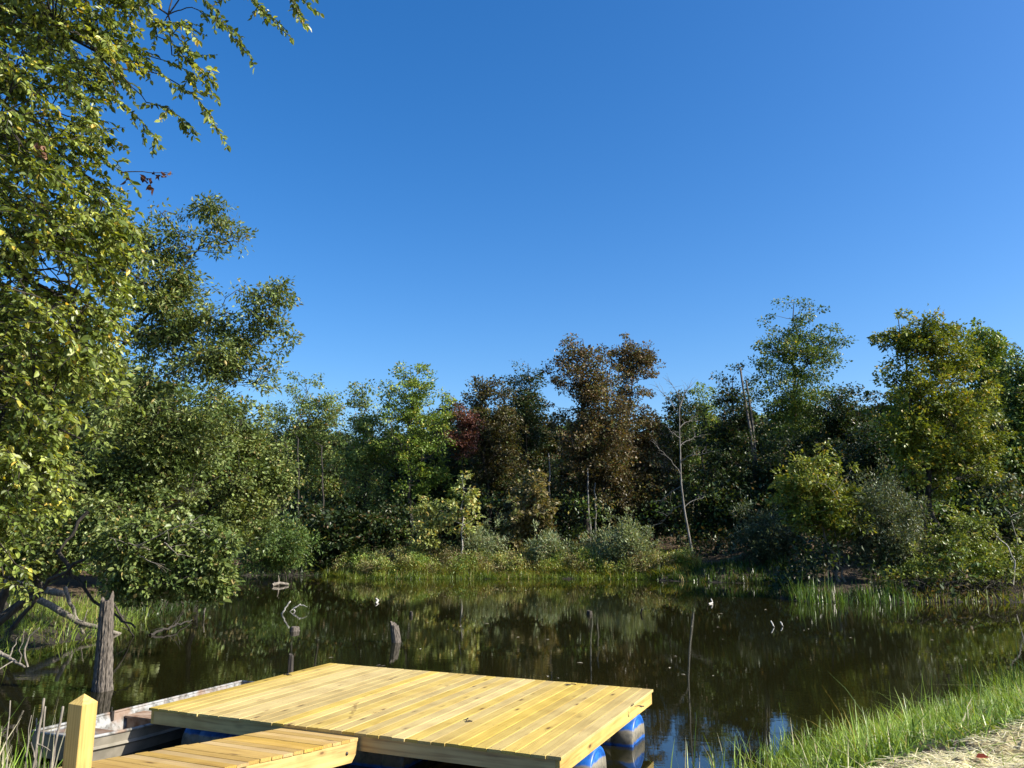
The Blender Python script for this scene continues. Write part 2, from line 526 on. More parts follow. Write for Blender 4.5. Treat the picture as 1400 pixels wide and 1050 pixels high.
# ------------------------------------------------------------------ dock
E1 = np.array([.915, -.4035, 0]); E2 = np.array([.4035, .915, 0])
DZ = .50
D0 = np.array([-4.03, 9.44, 0])
ANG = math.atan2(E1[1], E1[0])
DL, DW = 4.88, 3.25


def dockpt(a, b, z=0.0):
    return D0 + E1 * a + E2 * b + np.array([0, 0, z])


dock = empty('floating_dock', tuple(D0), 'wide new yellow plank dock floating on blue drums in the pond', 'dock', rot=(0, 0, ANG))
mb = MB()
nb = 34
wb = DL / nb
for i in range(nb):
    j0, j1 = rng.normal(0, .006, 2)
    mb.board(i * wb + .002, (i + 1) * wb - .002, -.022 + j0, DW + .022 + j1, DZ - .027, DZ + rng.normal(0, .0010), .005, rng.random(3))
mb.build('deck', M['deck'], dock)
fr = MB()
zt, zb = DZ - .029, DZ - .029 - .140
# rims (length along x needs grain along y: separate objects turned a quarter)
rim = MB()
rim.box((0.02, 0.0, zb), (.058, DW, zt), rng.random(3))
rim.build('side_rim', M['beam'], dock)
rim = MB()
rim.box((DL - .058, 0.0, zb), (DL - .02, DW, zt), rng.random(3))
rim.build('side_rim', M['beam'], dock)
rim2 = MB()
# local: y runs along the dock's x axis
rim2.box((-.038, .06, zb + .002), (0, DL - .06, zt), rng.random(3))
o = rim2.build('near_rim', M['beam'], dock); o.rotation_euler = (0, 0, -math.pi / 2); o.location = (0, 0, 0)
rim3 = MB()
rim3.box((-.038, .06, zb + .002), (0, DL - .06, zt), rng.random(3))
o = rim3.build('far_rim', M['beam'], dock); o.rotation_euler = (0, 0, -math.pi / 2); o.location = (0, DW - .038, 0)
js = MB()
for x in np.linspace(.45, DL - .45, 9):
    js.box((x, .04, zb + .004), (x + .038, DW - .04, zt - .001), rng.random(3))
js.build('joist', M['beam'], dock)
# screws, two to a board on each joist line: a pattern of the deck
scw = MB()
for i in range(nb):
    for y in (.02, .80, 1.62, 2.44, DW - .02):
        for dx in (.03, wb - .03):
            cx, cy = i * wb + dx, y + rng.normal(0, .006)
            th = np.arange(6) * math.pi / 3
            v = np.stack([cx + .0045 * np.cos(th), cy + .0045 * np.sin(th), np.full(6, DZ + .0025)], 1)
            scw.add(v, [(0, 1, 2, 3), (0, 3, 4, 5)])
scw.build('screws', M['screw'], dock)['kind'] = 'stuff'


def drum_mesh():
    m_ = MB()
    prof = [(0, .0), (0.0, .20), (.012, .21), (-.012, .235), (-.014, .262), (.0, .272), (.03, .283), (.10, .290), (.22, .292), (.235, .282), (.25, .292), (.44, .293), (.63, .292), (.645, .282), (.66, .292), (.78, .290),
            (.85, .283), (.88, .272), (.894, .262), (.892, .235), (.868, .21), (.88, .20), (.88, 0)]
    k = 28
    th = np.arange(k) * 2 * math.pi / k
    v = np.concatenate([np.stack([np.full(k, a), r * np.cos(th), r * np.sin(th)], 1) for a, r in prof])
    n = len(prof)
    i = np.arange(n - 1)[:, None] * k; j = np.arange(k)[None, :]; j2 = (j + 1) % k
    m_.add(v, np.stack([i + j, i + k + j, i + k + j2, i + j2], -1).reshape(-1, 4))
    return m_


dm = None
for (a, b) in [(DL - .95, 1.2), (DL - .95, 2.74), (.14, .62), (.14, 1.7), (.06, 2.74), (2.0, .9), (2.0, 2.3)]:
    if dm is None:
        dm = drum_mesh().build('barrel', M['drum'], dock, smooth=True); o = dm
    else:
        o = dm.copy(); COL.objects.link(o); o.parent = dock
    o.location = (a, b, zb - .294)
# short twig bits and marks lying on the deck
for k, (px, py, s, lab) in enumerate([(872, 966, 1.0, 'dark splayed leaf scrap near the far right end of the deck'), (515, 911, .9, 'dark twig scrap on the far edge of the deck'),
                                      (783, 937, .8, 'dark twig scrap on the far edge of the deck toward the right corner'), (392, 923, .8, 'dark twig scrap on the left edge of the deck'), (640, 985, .7, 'small dark leaf scrap in the middle of the deck')]):
    t = MB()
    for q in range(4):
        a = rng.random() * 6.28; l = .05 * s * (.6 + rng.random())
        c = np.array([rng.normal(0, .03), rng.normal(0, .03), .006])
        t.tube([c, c + [l * math.cos(a), l * math.sin(a), .006], c + [1.8 * l * math.cos(a + .3), 1.8 * l * math.sin(a + .3), .002]], [.006, .005, .002], 5)
    o = t.build('twig_scrap', M['bark'], loc=tuple(onz(px, py, DZ)))
    tag(o, lab, 'twig', 'scraps on the dock')

# ------------------------------------------------------------------ gangway
gw = empty('gangway', tuple(dockpt(2.78, -.03, DZ - .04)), 'narrow plank gangway with weathered yellow boards leading to the dock', 'gangway', rot=(R(5.9), 0, ANG + math.pi))
GL, GW = 4.1, .92
mb = MB()
n = 29
wbg = GL / n
for i in range(n):
    # boards lie across: build along y then turn a quarter
    mb.board(i * wbg + .004, (i + 1) * wbg - .004, -.012 + rng.normal(0, .005), GW + .012 + rng.normal(0, .005), -.027, rng.normal(0, .0015), .005, rng.random(3))
# local frame of the boards: x along the gangway
o = mb.build('deck', M['ramp'], gw); o.rotation_euler = (0, 0, math.pi / 2); o.location = (GW, 0, 0)
for x0 in (0.0, GW - .038):
    b_ = MB()
    prof = [(.0, -.029), (.0, -.13), (.07, -.213), (GL, -.213), (GL, -.029)]
    v = [(x0, p[0], p[1]) for p in prof] + [(x0 + .038, p[0], p[1]) for p in prof]
    b_.add(v, [(0, 1, 6, 5), (1, 2, 7, 6), (2, 3, 8, 7), (3, 4, 9, 8), (4, 0, 5, 9)], rng.random(3))
    for tri in [(0, 2, 1), (0, 4, 2), (2, 4, 3), (5, 6, 7), (5, 7, 9), (7, 8, 9)]:
        b_.f.append(np.array([tri])); b_.c.append(b_.c[0][:1])
    sb = b_.build('side_beam', M['beam'], gw)
    bt = MB(); bx = x0 + (.0 if x0 == 0 else .038); sgn = -1 if x0 == 0 else 1
    bt.tube([(bx, .17, -.12), (bx + sgn * .006, .17, -.12), (bx + sgn * .012, .17, -.12)], [.018, .018, .012], 10)
    bt.build('bolt', M['screw'], sb)

# ------------------------------------------------------------------ post
pb = (-2.76, 5.42)
post = empty('wooden_post', (pb[0], pb[1], gz(*pb) - .25), 'square yellow timber post with pointed pyramid cap beside the gangway', 'post', rot=(R(1.2), R(2.2), ANG + R(3)))
ph = 1.43 - (gz(*pb) - .25)
mb = MB(); q = .060; c = .004
ring = lambda s, z: [(-s + c, -s, z), (s - c, -s, z), (s, -s + c, z), (s, s - c, z), (s - c, s, z), (-s + c, s, z), (-s, s - c, z), (-s, -s + c, z)]
mb_v = ring(q, 0) + ring(q, ph - .055) + [(0, 0, ph)]
mb.add([(v[0], v[2], v[1]) for v in mb_v], [(i, i + 8, (i + 1) % 8 + 8, (i + 1) % 8) for i in range(8)], rng.random(3))
mb.f.append(np.array([(8 + i, 16, 8 + (i + 1) % 8) for i in range(8)])); mb.c.append(np.broadcast_to(mb.c[0][:1], (8, 3)))
o = mb.build('timber', M['post'], post)
o.rotation_euler = (math.pi / 2, 0, 0); o.scale = (1, 1, -1)

# ------------------------------------------------------------------ jon boat
boat = empty('jon_boat', tuple(dockpt(-.64, 1.03, 0)), 'weathered flat-bottomed aluminium boat moored along the left side of the dock', 'boat', rot=(0, 0, ANG))
GZ = .255
B0, B1 = -1.66, 1.64     # along local y
hw = .46                 # half width at gunwale


def hullsec(y):
    t = (y - B0) / (B1 - B0)
    lift = .14 * max(0, (.18 - t) / .18) ** 1.6 + .05 * max(0, (t - .9) / .1)
    nar = 1 - .14 * max(0, (.25 - t) / .25) ** 1.5
    zb_ = -.10 + lift
    return nar, zb_


hull = MB()
yy = np.linspace(B0, B1, 15)
outer = []
for y in yy:
    nar, zb_ = hullsec(y)
    zz = GZ + .03 * max(0, (-.9 - y)) 
    pr = [(hw, zz), (hw - .018, zz - .10), (hw + .012, zz - .125), (hw - .03, zz - .15), (hw - .075, zb_ + .02), (hw - .10, zb_)]
    outer.append([(x * nar, y, z) for x, z in pr] + [(-x * nar, y, z) for x, z in pr[::-1]])
k = len(outer[0])
v = np.array(outer).reshape(-1, 3)
f = []
for i in range(len(yy) - 1):
    for j in range(k - 1):
        f.append((i * k + j, i * k + j + 1, (i + 1) * k + j + 1, (i + 1) * k + j))
hull.add(v, f)
for e in (0, len(yy) - 1):     # end plates
    for j in range(k // 2 - 1):
        hull.f.append(np.array([(e * k + j, e * k + j + 1, e * k + k - 2 - j, e * k + k - 1 - j)])); hull.c.append(np.full((1, 3), .5))
hull.build('hull', M['boat_side'], boat)
inn = MB()
iv = []
for y in np.linspace(B0 + .02, B1 - .02, 15):
    nar, zb_ = hullsec(y)
    zz = GZ - .004
    pr = [(hw - .012, zz), (hw - .045, zz - .11), (hw - .09, zb_ + .05)]
    iv.append([(x * nar, y, z) for x, z in pr] + [(-x * nar, y, z) for x, z in pr[::-1]])
v = np.array(iv).reshape(-1, 3); k = 6
f = [(i * k + j, (i + 1) * k + j, (i + 1) * k + j + 1, i * k + j + 1) for i in range(14) for j in range(k - 1)]
inn.add(v, f)
for e in (0, 14):
    for j in range(2):
        inn.f.append(np.array([(e * k + j, e * k + j + 1, e * k + k - 2 - j, e * k + k - 1 - j)])); inn.c.append(np.full((1, 3), .5))
for y in (-1.0, -.45, .1, .65, 1.2):      # ribs on the floor and sides
    nar, zb_ = hullsec(y)
    inn.box((-.36, y - .012, zb_ + .05), (.36, y + .012, zb_ + .075))
inn.build('inner_lining', M['boat'], boat)
gun = MB()
path = []
for y in np.linspace(B0, B1, 12):
    nar, _ = hullsec(y); path.append((hw * nar, y, GZ + .03 * max(0, (-.9 - y)) + .006))
gun.tube(path, .017, 8)
gun.tube([(-p[0], p[1], p[2]) for p in path], .017, 8)
gun.tube([path[0], (-path[0][0], path[0][1], path[0][2])], .015, 8)
gun.tube([path[-1], (-path[-1][0], path[-1][1], path[-1][2])], .015, 8)
gun.build('gunwale', M['boat'], boat, smooth=True)
pl = MB(); pl.box((-.39, B0 + .03, GZ - .03), (.39, B0 + .52, GZ - .012)); pl.box((-.39, B0 + .50, GZ - .13), (.39, B0 + .52, GZ - .032))
pl.build('bow_deck', M['boat'], boat)
for y in (-.28, 1.08):
    st_ = MB(); st_.box((-.415, y - .15, GZ - .075), (.415, y + .15, GZ - .052)); st_.box((-.39, y - .135, -.05), (.39, y + .135, GZ - .077))
    st_.build('bench', M['seat'], boat)
lt = MB()
for q in range(240):
    y_ = rng.uniform(-1.15, 1.4); x_ = rng.normal(-.12, .16)
    if abs(x_) > .33: continue
    c_ = np.array([[x_, y_, -.028 + rng.uniform(0, .012)]])
    th_ = rng.random() * 6.28
    dv = np.array([[math.cos(th_), math.sin(th_), rng.normal(0, .15)]]); S_ = np.array([[-dv[0][1], dv[0][0], 0]])
    v_ = np.concatenate([c_, c_ + dv * .035 + S_ * .018, c_ + dv * .07, c_ + dv * .035 - S_ * .018])
    lt.add(v_, [(0, 1, 2), (0, 2, 3)], np.array([(.16, .09, .05), (.22, .14, .08), (.10, .06, .035)])[rng.integers(0, 3)])
o = lt.build('leaf_litter', M['dry'], boat); o['kind'] = 'stuff'
cl = MB()
cl.box((-hw * .97 - .02, -.62, GZ - .08), (-hw * .97 + .03, -.585, GZ + .03)); cl.box((-hw * .97 - .006, -.61, GZ + .03), (-hw * .97 + .006, -.595, GZ + .075))
cl.build('oarlock', M['screw'], boat)
cu = MB(); cu.box((-.2, -.19, 0), (.2, .11, .05))
o = cu.build('cushion', M['red'], loc=tuple(dockpt(-.74, 1.03 + 1.1, GZ - .049)))
o.rotation_euler = (0, 0, ANG)
bv = o.modifiers.new('soft', 'BEVEL'); bv.width = .02; bv.segments = 3
tag(o, 'small red cushion lying on the far bench of the boat', 'cushion')


# ------------------------------------------------------------------ leaves
def unit(a):
    return a / (np.linalg.norm(a, axis=-1, keepdims=True) + 1e-9)


def add_leaves(mb, P, D, N, L, W, col, big=False, fold=.12):
    D = unit(D); S = unit(np.cross(D, N)); N = np.cross(S, D)
    n = len(P); L = np.broadcast_to(L, (n,))[:, None]; W = np.broadcast_to(W, (n,))[:, None]
    if not big:
        v = np.stack([P, P + D * L * .48 + S * W / 2 + N * W * fold, P + D * L, P + D * L * .48 - S * W / 2 + N * W * fold], 1).reshape(-1, 3)
        i = np.arange(n)[:, None] * 4
        f = np.concatenate([i + [[0, 1, 2]], i + [[0, 2, 3]]], 1).reshape(-1, 3)
        mb.add(v, f, np.repeat(col, 2, 0))
    else:
        tip = P + D * L - N * L * .10
        v = np.stack([P, P + D * L * .25 + S * W * .42 + N * W * fold, P + D * L * .62 + S * W * .40 + N * W * fold * .7, tip,
                      P + D * L * .62 - S * W * .40 + N * W * fold * .7, P + D * L * .25 - S * W * .42 + N * W * fold], 1).reshape(-1, 3)
        i = np.arange(n)[:, None] * 6
        f = np.concatenate([i + [[0, 1, 2, 3]], i + [[0, 3, 4, 5]]], 1).reshape(-1, 4)
        mb.add(v, f, np.repeat(col, 2, 0))


def pal(n, clump_rnd, colors, acc=None, acc_p=0.0):
    """leaf colours: a mix of the listed colours by clump and leaf, plus a few accent leaves"""
    C = np.array(colors, float)
    t = np.clip(clump_rnd * .6 + rng.random(n) * .4, 0, .999) * (len(C) - 1)
    i = t.astype(int); fr_ = (t - i)[:, None]
    c = C[i] * (1 - fr_) + C[i + 1] * fr_
    c = c * np.exp(rng.normal(0, .22, (n, 1)))
    if acc is not None:
        k = rng.random(n) < acc_p * (.3 + 1.4 * clump_rnd)
        A = np.array(acc, float)
        c[k] = A[rng.integers(0, len(A), k.sum())] * np.exp(rng.normal(0, .2, (k.sum(), 1)))
    return c


def curve(a, b, lift=0.0, n=6, wob=0.0):
    a, b = np.asarray(a, float), np.asarray(b, float)
    t = np.linspace(0, 1, n)[:, None]
    p = a + (b - a) * t
    l = np.linalg.norm(b - a)
    p[:, 2] += (np.sin(t * math.pi) * lift * l)[:, 0]
    if wob:
        w_ = rng.normal(0, wob * l, (n, 3)); w_[0] = 0; w_[-1] = 0
        p += w_
    return p


PAL = {
    'pale':   dict(colors=[(.07, .115, .03), (.15, .21, .055), (.26, .31, .09)], acc=[(.30, .23, .07), (.26, .15, .05)], acc_p=.06),
    'green':  dict(colors=[(.03, .062, .014), (.08, .135, .03), (.16, .22, .05)], acc=[(.28, .24, .05)], acc_p=.05),
    'bright': dict(colors=[(.07, .125, .02), (.16, .235, .04), (.27, .34, .07)], acc=[(.4, .32, .07)], acc_p=.05),
    'dark':   dict(colors=[(.011, .022, .007), (.028, .05, .015), (.07, .10, .028)], acc=[(.11, .075, .03)], acc_p=.08),  # leaf colours darkened further to stand in for deep shade in these crowns
    'brown':  dict(colors=[(.03, .03, .012), (.085, .062, .026), (.17, .12, .054)], acc=[(.06, .085, .025), (.17, .10, .045), (.2, .19, .08)], acc_p=.35),
    'rust':   dict(colors=[(.025, .03, .012), (.07, .055, .022), (.13, .085, .034)], acc=[(.05, .075, .022), (.16, .15, .06)], acc_p=.4),
    'maroon': dict(colors=[(.07, .028, .02), (.13, .05, .036), (.20, .09, .065)], acc=[(.06, .05, .02)], acc_p=.1),
    'olive':  dict(colors=[(.06, .09, .013), (.16, .20, .028), (.30, .33, .05)], acc=[(.33, .25, .05)], acc_p=.08),
    'gold':   dict(colors=[(.13, .17, .04), (.26, .30, .085), (.42, .42, .16)], acc=[(.42, .32, .1)], acc_p=.12),
    'silver': dict(colors=[(.12, .165, .075), (.21, .26, .13), (.33, .37, .21)], acc=[(.26, .22, .12)], acc_p=.1),
    'sage':   dict(colors=[(.04, .06, .03), (.085, .115, .06), (.15, .185, .10)], acc=[(.14, .12, .06)], acc_p=.1),
    'tan':    dict(colors=[(.10, .09, .04), (.2, .165, .075), (.30, .24, .12)], acc=[(.13, .15, .05)], acc_p=.3),
    'leafy':  dict(colors=[(.04, .075, .014), (.11, .165, .035), (.24, .29, .08)], acc=[(.3, .25, .06)], acc_p=.03),
    'mid':    dict(colors=[(.045, .08, .02), (.125, .17, .045), (.28, .32, .11)], acc=[(.3, .24, .09)], acc_p=.05),
    'vine':   dict(colors=[(.06, .10, .018), (.155, .205, .04), (.29, .33, .08)], acc=[(.3, .26, .1)], acc_p=.08),
    'elm':    dict(colors=[(.028, .055, .012), (.14, .19, .036), (.42, .46, .13)], acc=[(.62, .56, .10), (.55, .40, .08)], acc_p=.03),
}


def make_tree(name, label, cat, base, lobes, palette, n_clumps, per, L=.2, W=.12, crad=.5, flat=.55, trunk_r=.14, n_limbs=12, mat='leaf', big=False,
              bark='bark', group=None, trunk_top=None, lean=None, shell=.5, droop=.25, twig=True, k=6, extra=None, hollow=.35, multi=1):
    """lobes: world ellipsoids (x,y,z,rx,ry,rz). Returns the thing."""
    base = np.asarray(base, float)
    th = empty(name, tuple(base), label, cat, group)
    lob = np.asarray(lobes, float) * np.array([1, 1, 1, 1.06, 1.06, 1.06])
    vol = (lob[:, 3] * lob[:, 4] * lob[:, 5]) ** .58
    pick = rng.choice(len(lob), n_clumps, p=vol / vol.sum())
    d = unit(rng.normal(size=(n_clumps, 3)))
    rad = rng.random(n_clumps) ** shell * np.where(rng.random(n_clumps) < .25, rng.uniform(.9, 1.18, n_clumps), rng.uniform(.7, 1.0, n_clumps))
    # blend each lobe with one of its neighbours so that the crown is one continuous mass
    nd = np.linalg.norm((lob[:, None, :3] - lob[None, :, :3]), axis=2)
    nb_ = np.argsort(nd, axis=1)[:, :4]
    mate = nb_[pick, rng.integers(0, nb_.shape[1], n_clumps)]
    tb = rng.random(n_clumps)[:, None] * .75
    LB = lob[pick] * (1 - tb) + lob[mate] * tb
    spur = rng.random(n_clumps) < .16
    rad = np.where(spur, rng.uniform(1.0, 1.28, n_clumps), rad)
    d[spur] = unit(d[spur] + [0, 0, .5])
    C = LB[:, :3] + d * LB[:, 3:] * rad[:, None]
    g_ = ground_z(C[:, :2]) if base[1] < 110 else np.zeros(n_clumps)
    C[:, 2] = np.maximum(C[:, 2], np.maximum(g_, 0) + .25 + .3 * rng.random(n_clumps))
    top = lob[np.argmax(lob[:, 2] + lob[:, 5])]
    tt = np.array([top[0], top[1], top[2] + top[5] * .7]) if trunk_top is None else np.asarray(trunk_top, float)
    wd = MB()
    nodes = []; nr = []
    zc = (lob[:, 2] - lob[:, 5]).min()
    for mi in range(multi):
        tgt = tt if mi == 0 else C[rng.integers(len(C))] * np.array([1, 1, .9])
        b0 = base + (np.array([0, 0, -.2]) if mi == 0 else np.array([rng.normal(0, .15), rng.normal(0, .15), -.2]))
        tp = curve(b0, tgt, 0, 14, .012)
        if lean is not None:
            tp += np.sin(np.linspace(0, math.pi, 14))[:, None] * np.asarray(lean)
        tr = trunk_r * (1 - .9 * np.linspace(0, 1, 14) ** .9) * (1 if mi == 0 else .7)
        tr[0] *= 1.35
        wd.tube(tp, tr, 8 if trunk_r > .06 else 6, wob=.06)
        nodes += list(tp[4:]); nr += list(tr[4:])
    nodes = np.array(nodes); nr = np.array(nr)
    nl = min(n_limbs, n_clumps // 3)
    ln = [nodes]; lr = [nr]
    sel = []
    if nl:
        md = np.linalg.norm(C - C.mean(0), axis=1) + rng.random(n_clumps)
        sel = [int(np.argmax(md))]
        dd = np.linalg.norm(C - C[sel[0]], axis=1)
        for _ in range(nl - 1):
            i = int(np.argmax(dd * rng.uniform(.75, 1, n_clumps))); sel.append(i)
            dd = np.minimum(dd, np.linalg.norm(C - C[i], axis=1))
        td = [np.linalg.norm(nodes - C[i], axis=1).min() for i in sel]
        sel = [sel[i] for i in np.argsort(td)]
    for i in sel:
        c = C[i]
        A_ = np.concatenate(ln); Ar = np.concatenate(lr)
        v = c - A_
        hd = np.linalg.norm(v[:, :2], axis=1); dist = np.linalg.norm(v, axis=1)
        cost = dist + 1.2 * np.maximum(0, .45 * hd - v[:, 2]) + .25 * rng.random(len(dist)) * dist - 6 * Ar
        j = int(np.argmin(cost))
        n_ = 7
        p = curve(A_[j], c, -.06 + .12 * rng.random(), n_, .03)
        r0 = max(min(Ar[j] * .62, .012 + .013 * dist[j]), .009)
        rr = np.linspace(r0, .009, n_)
        wd.tube(p, rr, 5)
        ln.append(p[2:]); lr.append(rr[2:])
    NN = np.concatenate(ln); NR = np.concatenate(lr)
    TD = np.zeros_like(C)
    for i in range(n_clumps):
        v = C[i] - NN
        dist = np.linalg.norm(v, axis=1) + np.where(v[:, 2] < -.1, 1.0, 0)
        j = int(np.argmin(dist))
        TD[i] = v[j]
        if twig and dist[j] > .1:
            p = curve(NN[j], C[i], rng.uniform(-.08, .08), 4, .03)
            wd.tube(p, np.linspace(min(NR[j] * .7, .022), .006, 4), 4, cap=False)
    TD = unit(TD + rng.normal(0, .15, C.shape))
    nleaf = rng.poisson(per * DENS * np.where(spur, .5, 1))
    idx = np.repeat(np.arange(n_clumps), nleaf); n_ = len(idx)
    cr = crad * rng.uniform(.65, 1.35, n_clumps) * np.where(spur, .65, 1)
    cr0 = cr
    q = rng.normal(size=(n_, 3)); q = unit(q) * (rng.random(n_) ** hollow)[:, None]
    q = q * np.array([1, 1, flat]) * cr[idx][:, None]
    q += TD[idx] * (rng.uniform(-.6, .5, n_) * cr[idx])[:, None]
    P = C[idx] + q
    P[:, 2] = np.maximum(P[:, 2], .08)
    D = unit(unit(q) * .8 + TD[idx] * .4 + rng.normal(0, .55, (n_, 3)) - np.array([0, 0, droop]))
    Nn = unit(np.array([0, 0, 1.0]) + rng.normal(0, .75, (n_, 3)))
    cl_ = rng.random(n_clumps)[idx]
    lf = MB()
    sz = np.exp(rng.normal(0, .25, n_))
    add_leaves(lf, P, D, Nn, L * sz, W * sz, pal(n_, cl_, **PAL[palette]), big)
    if extra: extra(wd, th)
    off = -base
    wd.v = [v + off for v in wd.v]; lf.v = [v + off for v in lf.v]
    wd.build('trunk', M[bark], th, smooth=True)
    lf.build('crown', M[mat], th)
    return th


def pxl(Y, lobes, dy=None, depth=.85):
    """lobes given as photo extents at distance Y"""
    out = []
    s = Y / (FPX * CT)
    for (x, y, rx, ry) in lobes:
        c = at(x, y, Y + (rng.uniform(-.5, .5) * rx * s if dy is None else dy))
        out.append((*c, rx * s, max(rx, .6 * ry) * s * depth, ry * s))
    return out


def base_at(px, Y):
    x = (px - 700) / (FPX * CT + 265 * ST) * Y
    return (x, Y, max(gz(x, Y), -.3))


FAR = [  # name, label, base px, distance, lobes, palette, clumps, leaves, extras
    ('pale_tree', 'tall pale green tree with rounded airy top, first beyond the left bank', 428, 51, [(415, 545, 48, 40), (388, 592, 38, 48), (432, 615, 48, 55), (452, 560, 28, 38), (420, 670, 50, 40)], 'pale', 170, 42, {}),
    ('slender_tree', 'slender olive tree with narrow pointed top between two pale green trees', 503, 49, [(495, 548, 24, 32), (490, 600, 38, 50), (505, 660, 40, 45)], 'pale', 120, 40, dict(bark='bark')),
    ('pale_tree', 'tall light green tree with feathery flat top left of the brown trees', 560, 48, [(560, 523, 40, 30), (588, 556, 32, 36), (543, 575, 40, 42), (568, 630, 52, 50), (590, 690, 45, 45)], 'bright', 190, 42, dict(crad=.45)),
    ('dark_tree', 'short dark tree filling the gap between light green and brownish crowns', 615, 56, [(615, 572, 22, 32), (612, 640, 32, 50)], 'dark', 90, 50, {}),
    ('oak_tree', 'rusty dark oak with cone shaped top behind the slim yellow sapling', 668, 51, [(660, 530, 18, 24), (656, 560, 30, 30), (680, 575, 32, 40), (655, 625, 42, 52), (692, 650, 36, 56)], 'rust', 230, 50, {}),
    ('maple_tree', 'small maroon leaved tree in front of the rusty dark oak', 634, 48.5, [(633, 595, 18, 32)], 'maroon', 40, 46, dict(trunk_r=.06)),
    ('dark_tree', 'dark green two headed tree left of the tallest brown oak', 722, 54, [(722, 514, 23, 24), (706, 540, 18, 20), (725, 580, 36, 46), (720, 660, 40, 66)], 'dark', 170, 50, {}),
    ('oak_tree', 'tallest brown leaved oak in the middle of the far shore', 803, 47, [(797, 482, 26, 26), (766, 500, 16, 20), (790, 515, 36, 26), (815, 540, 40, 34), (780, 595, 46, 50), (832, 590, 40, 46), (812, 655, 52, 56), (854, 645, 36, 46)], 'brown', 330, 46, dict(trunk_r=.2)),
    ('oak_tree', 'lacy brown oak with open sky between its upper branches', 862, 52, [(862, 478, 24, 20), (880, 495, 22, 18), (846, 492, 18, 20), (868, 512, 28, 18), (846, 545, 26, 24), (852, 585, 28, 34)], 'brown', 150, 34, dict(crad=.42)),
    ('oak_tree', 'low copper brown oak between the lacy oak and the bare dead tree', 882, 50, [(882, 580, 24, 36), (876, 650, 34, 58)], 'brown', 110, 50, {}),
    ('dark_tree', 'dark narrow tree standing right behind the bare white dead tree', 930, 53, [(930, 562, 20, 32), (925, 640, 40, 60)], 'dark', 110, 50, {}),
    ('pale_tree', 'small light green tree top peeking right of the dead tree', 963, 55, [(962, 556, 15, 26), (966, 602, 22, 35)], 'bright', 50, 44, {}),
    ('dark_tree', 'dark green tree left of the tall dense tree, above the leaf litter slope', 1000, 47, [(1003, 538, 26, 32), (985, 612, 38, 58), (1000, 695, 52, 56)], 'dark', 200, 50, {}),
    ('tall_tree', 'tallest dense green tree with pointed dome crown right of the middle', 1090, 48, [(1087, 438, 30, 34), (1052, 476, 34, 26), (1122, 482, 34, 36), (1095, 518, 54, 38), (1070, 562, 48, 40), (1100, 620, 56, 56)], 'green', 260, 46, dict(trunk_r=.22)),
    ('dark_tree', 'dark shaded tree tucked between the tallest green tree and the golden olive tree', 1155, 45, [(1150, 558, 36, 36), (1132, 622, 46, 56), (1172, 640, 40, 56)], 'dark', 190, 50, {}),
    ('olive_tree', 'large golden olive tree with forked dark trunk on the right point', 1286, 31.5, [(1230, 458, 32, 36), (1276, 466, 40, 40), (1318, 500, 36, 40), (1252, 540, 50, 50), (1312, 570, 58, 55), (1342, 626, 40, 42), (1262, 640, 56, 50), (1232, 590, 36, 46)], 'olive', 330, 44, dict(L=.13, W=.075, crad=.38, trunk_r=.15, multi=2)),
    ('pale_tree', 'bright green tree behind the right side of the golden olive tree', 1348, 41, [(1346, 480, 32, 32), (1362, 540, 34, 48)], 'bright', 110, 44, dict(L=.17, W=.1)),
    ('edge_tree', 'olive grey tree cut off by the right edge of the photo', 1398, 37, [(1394, 512, 26, 38), (1398, 600, 34, 58), (1390, 700, 36, 56)], 'green', 170, 42, dict(L=.15, W=.09)),
]
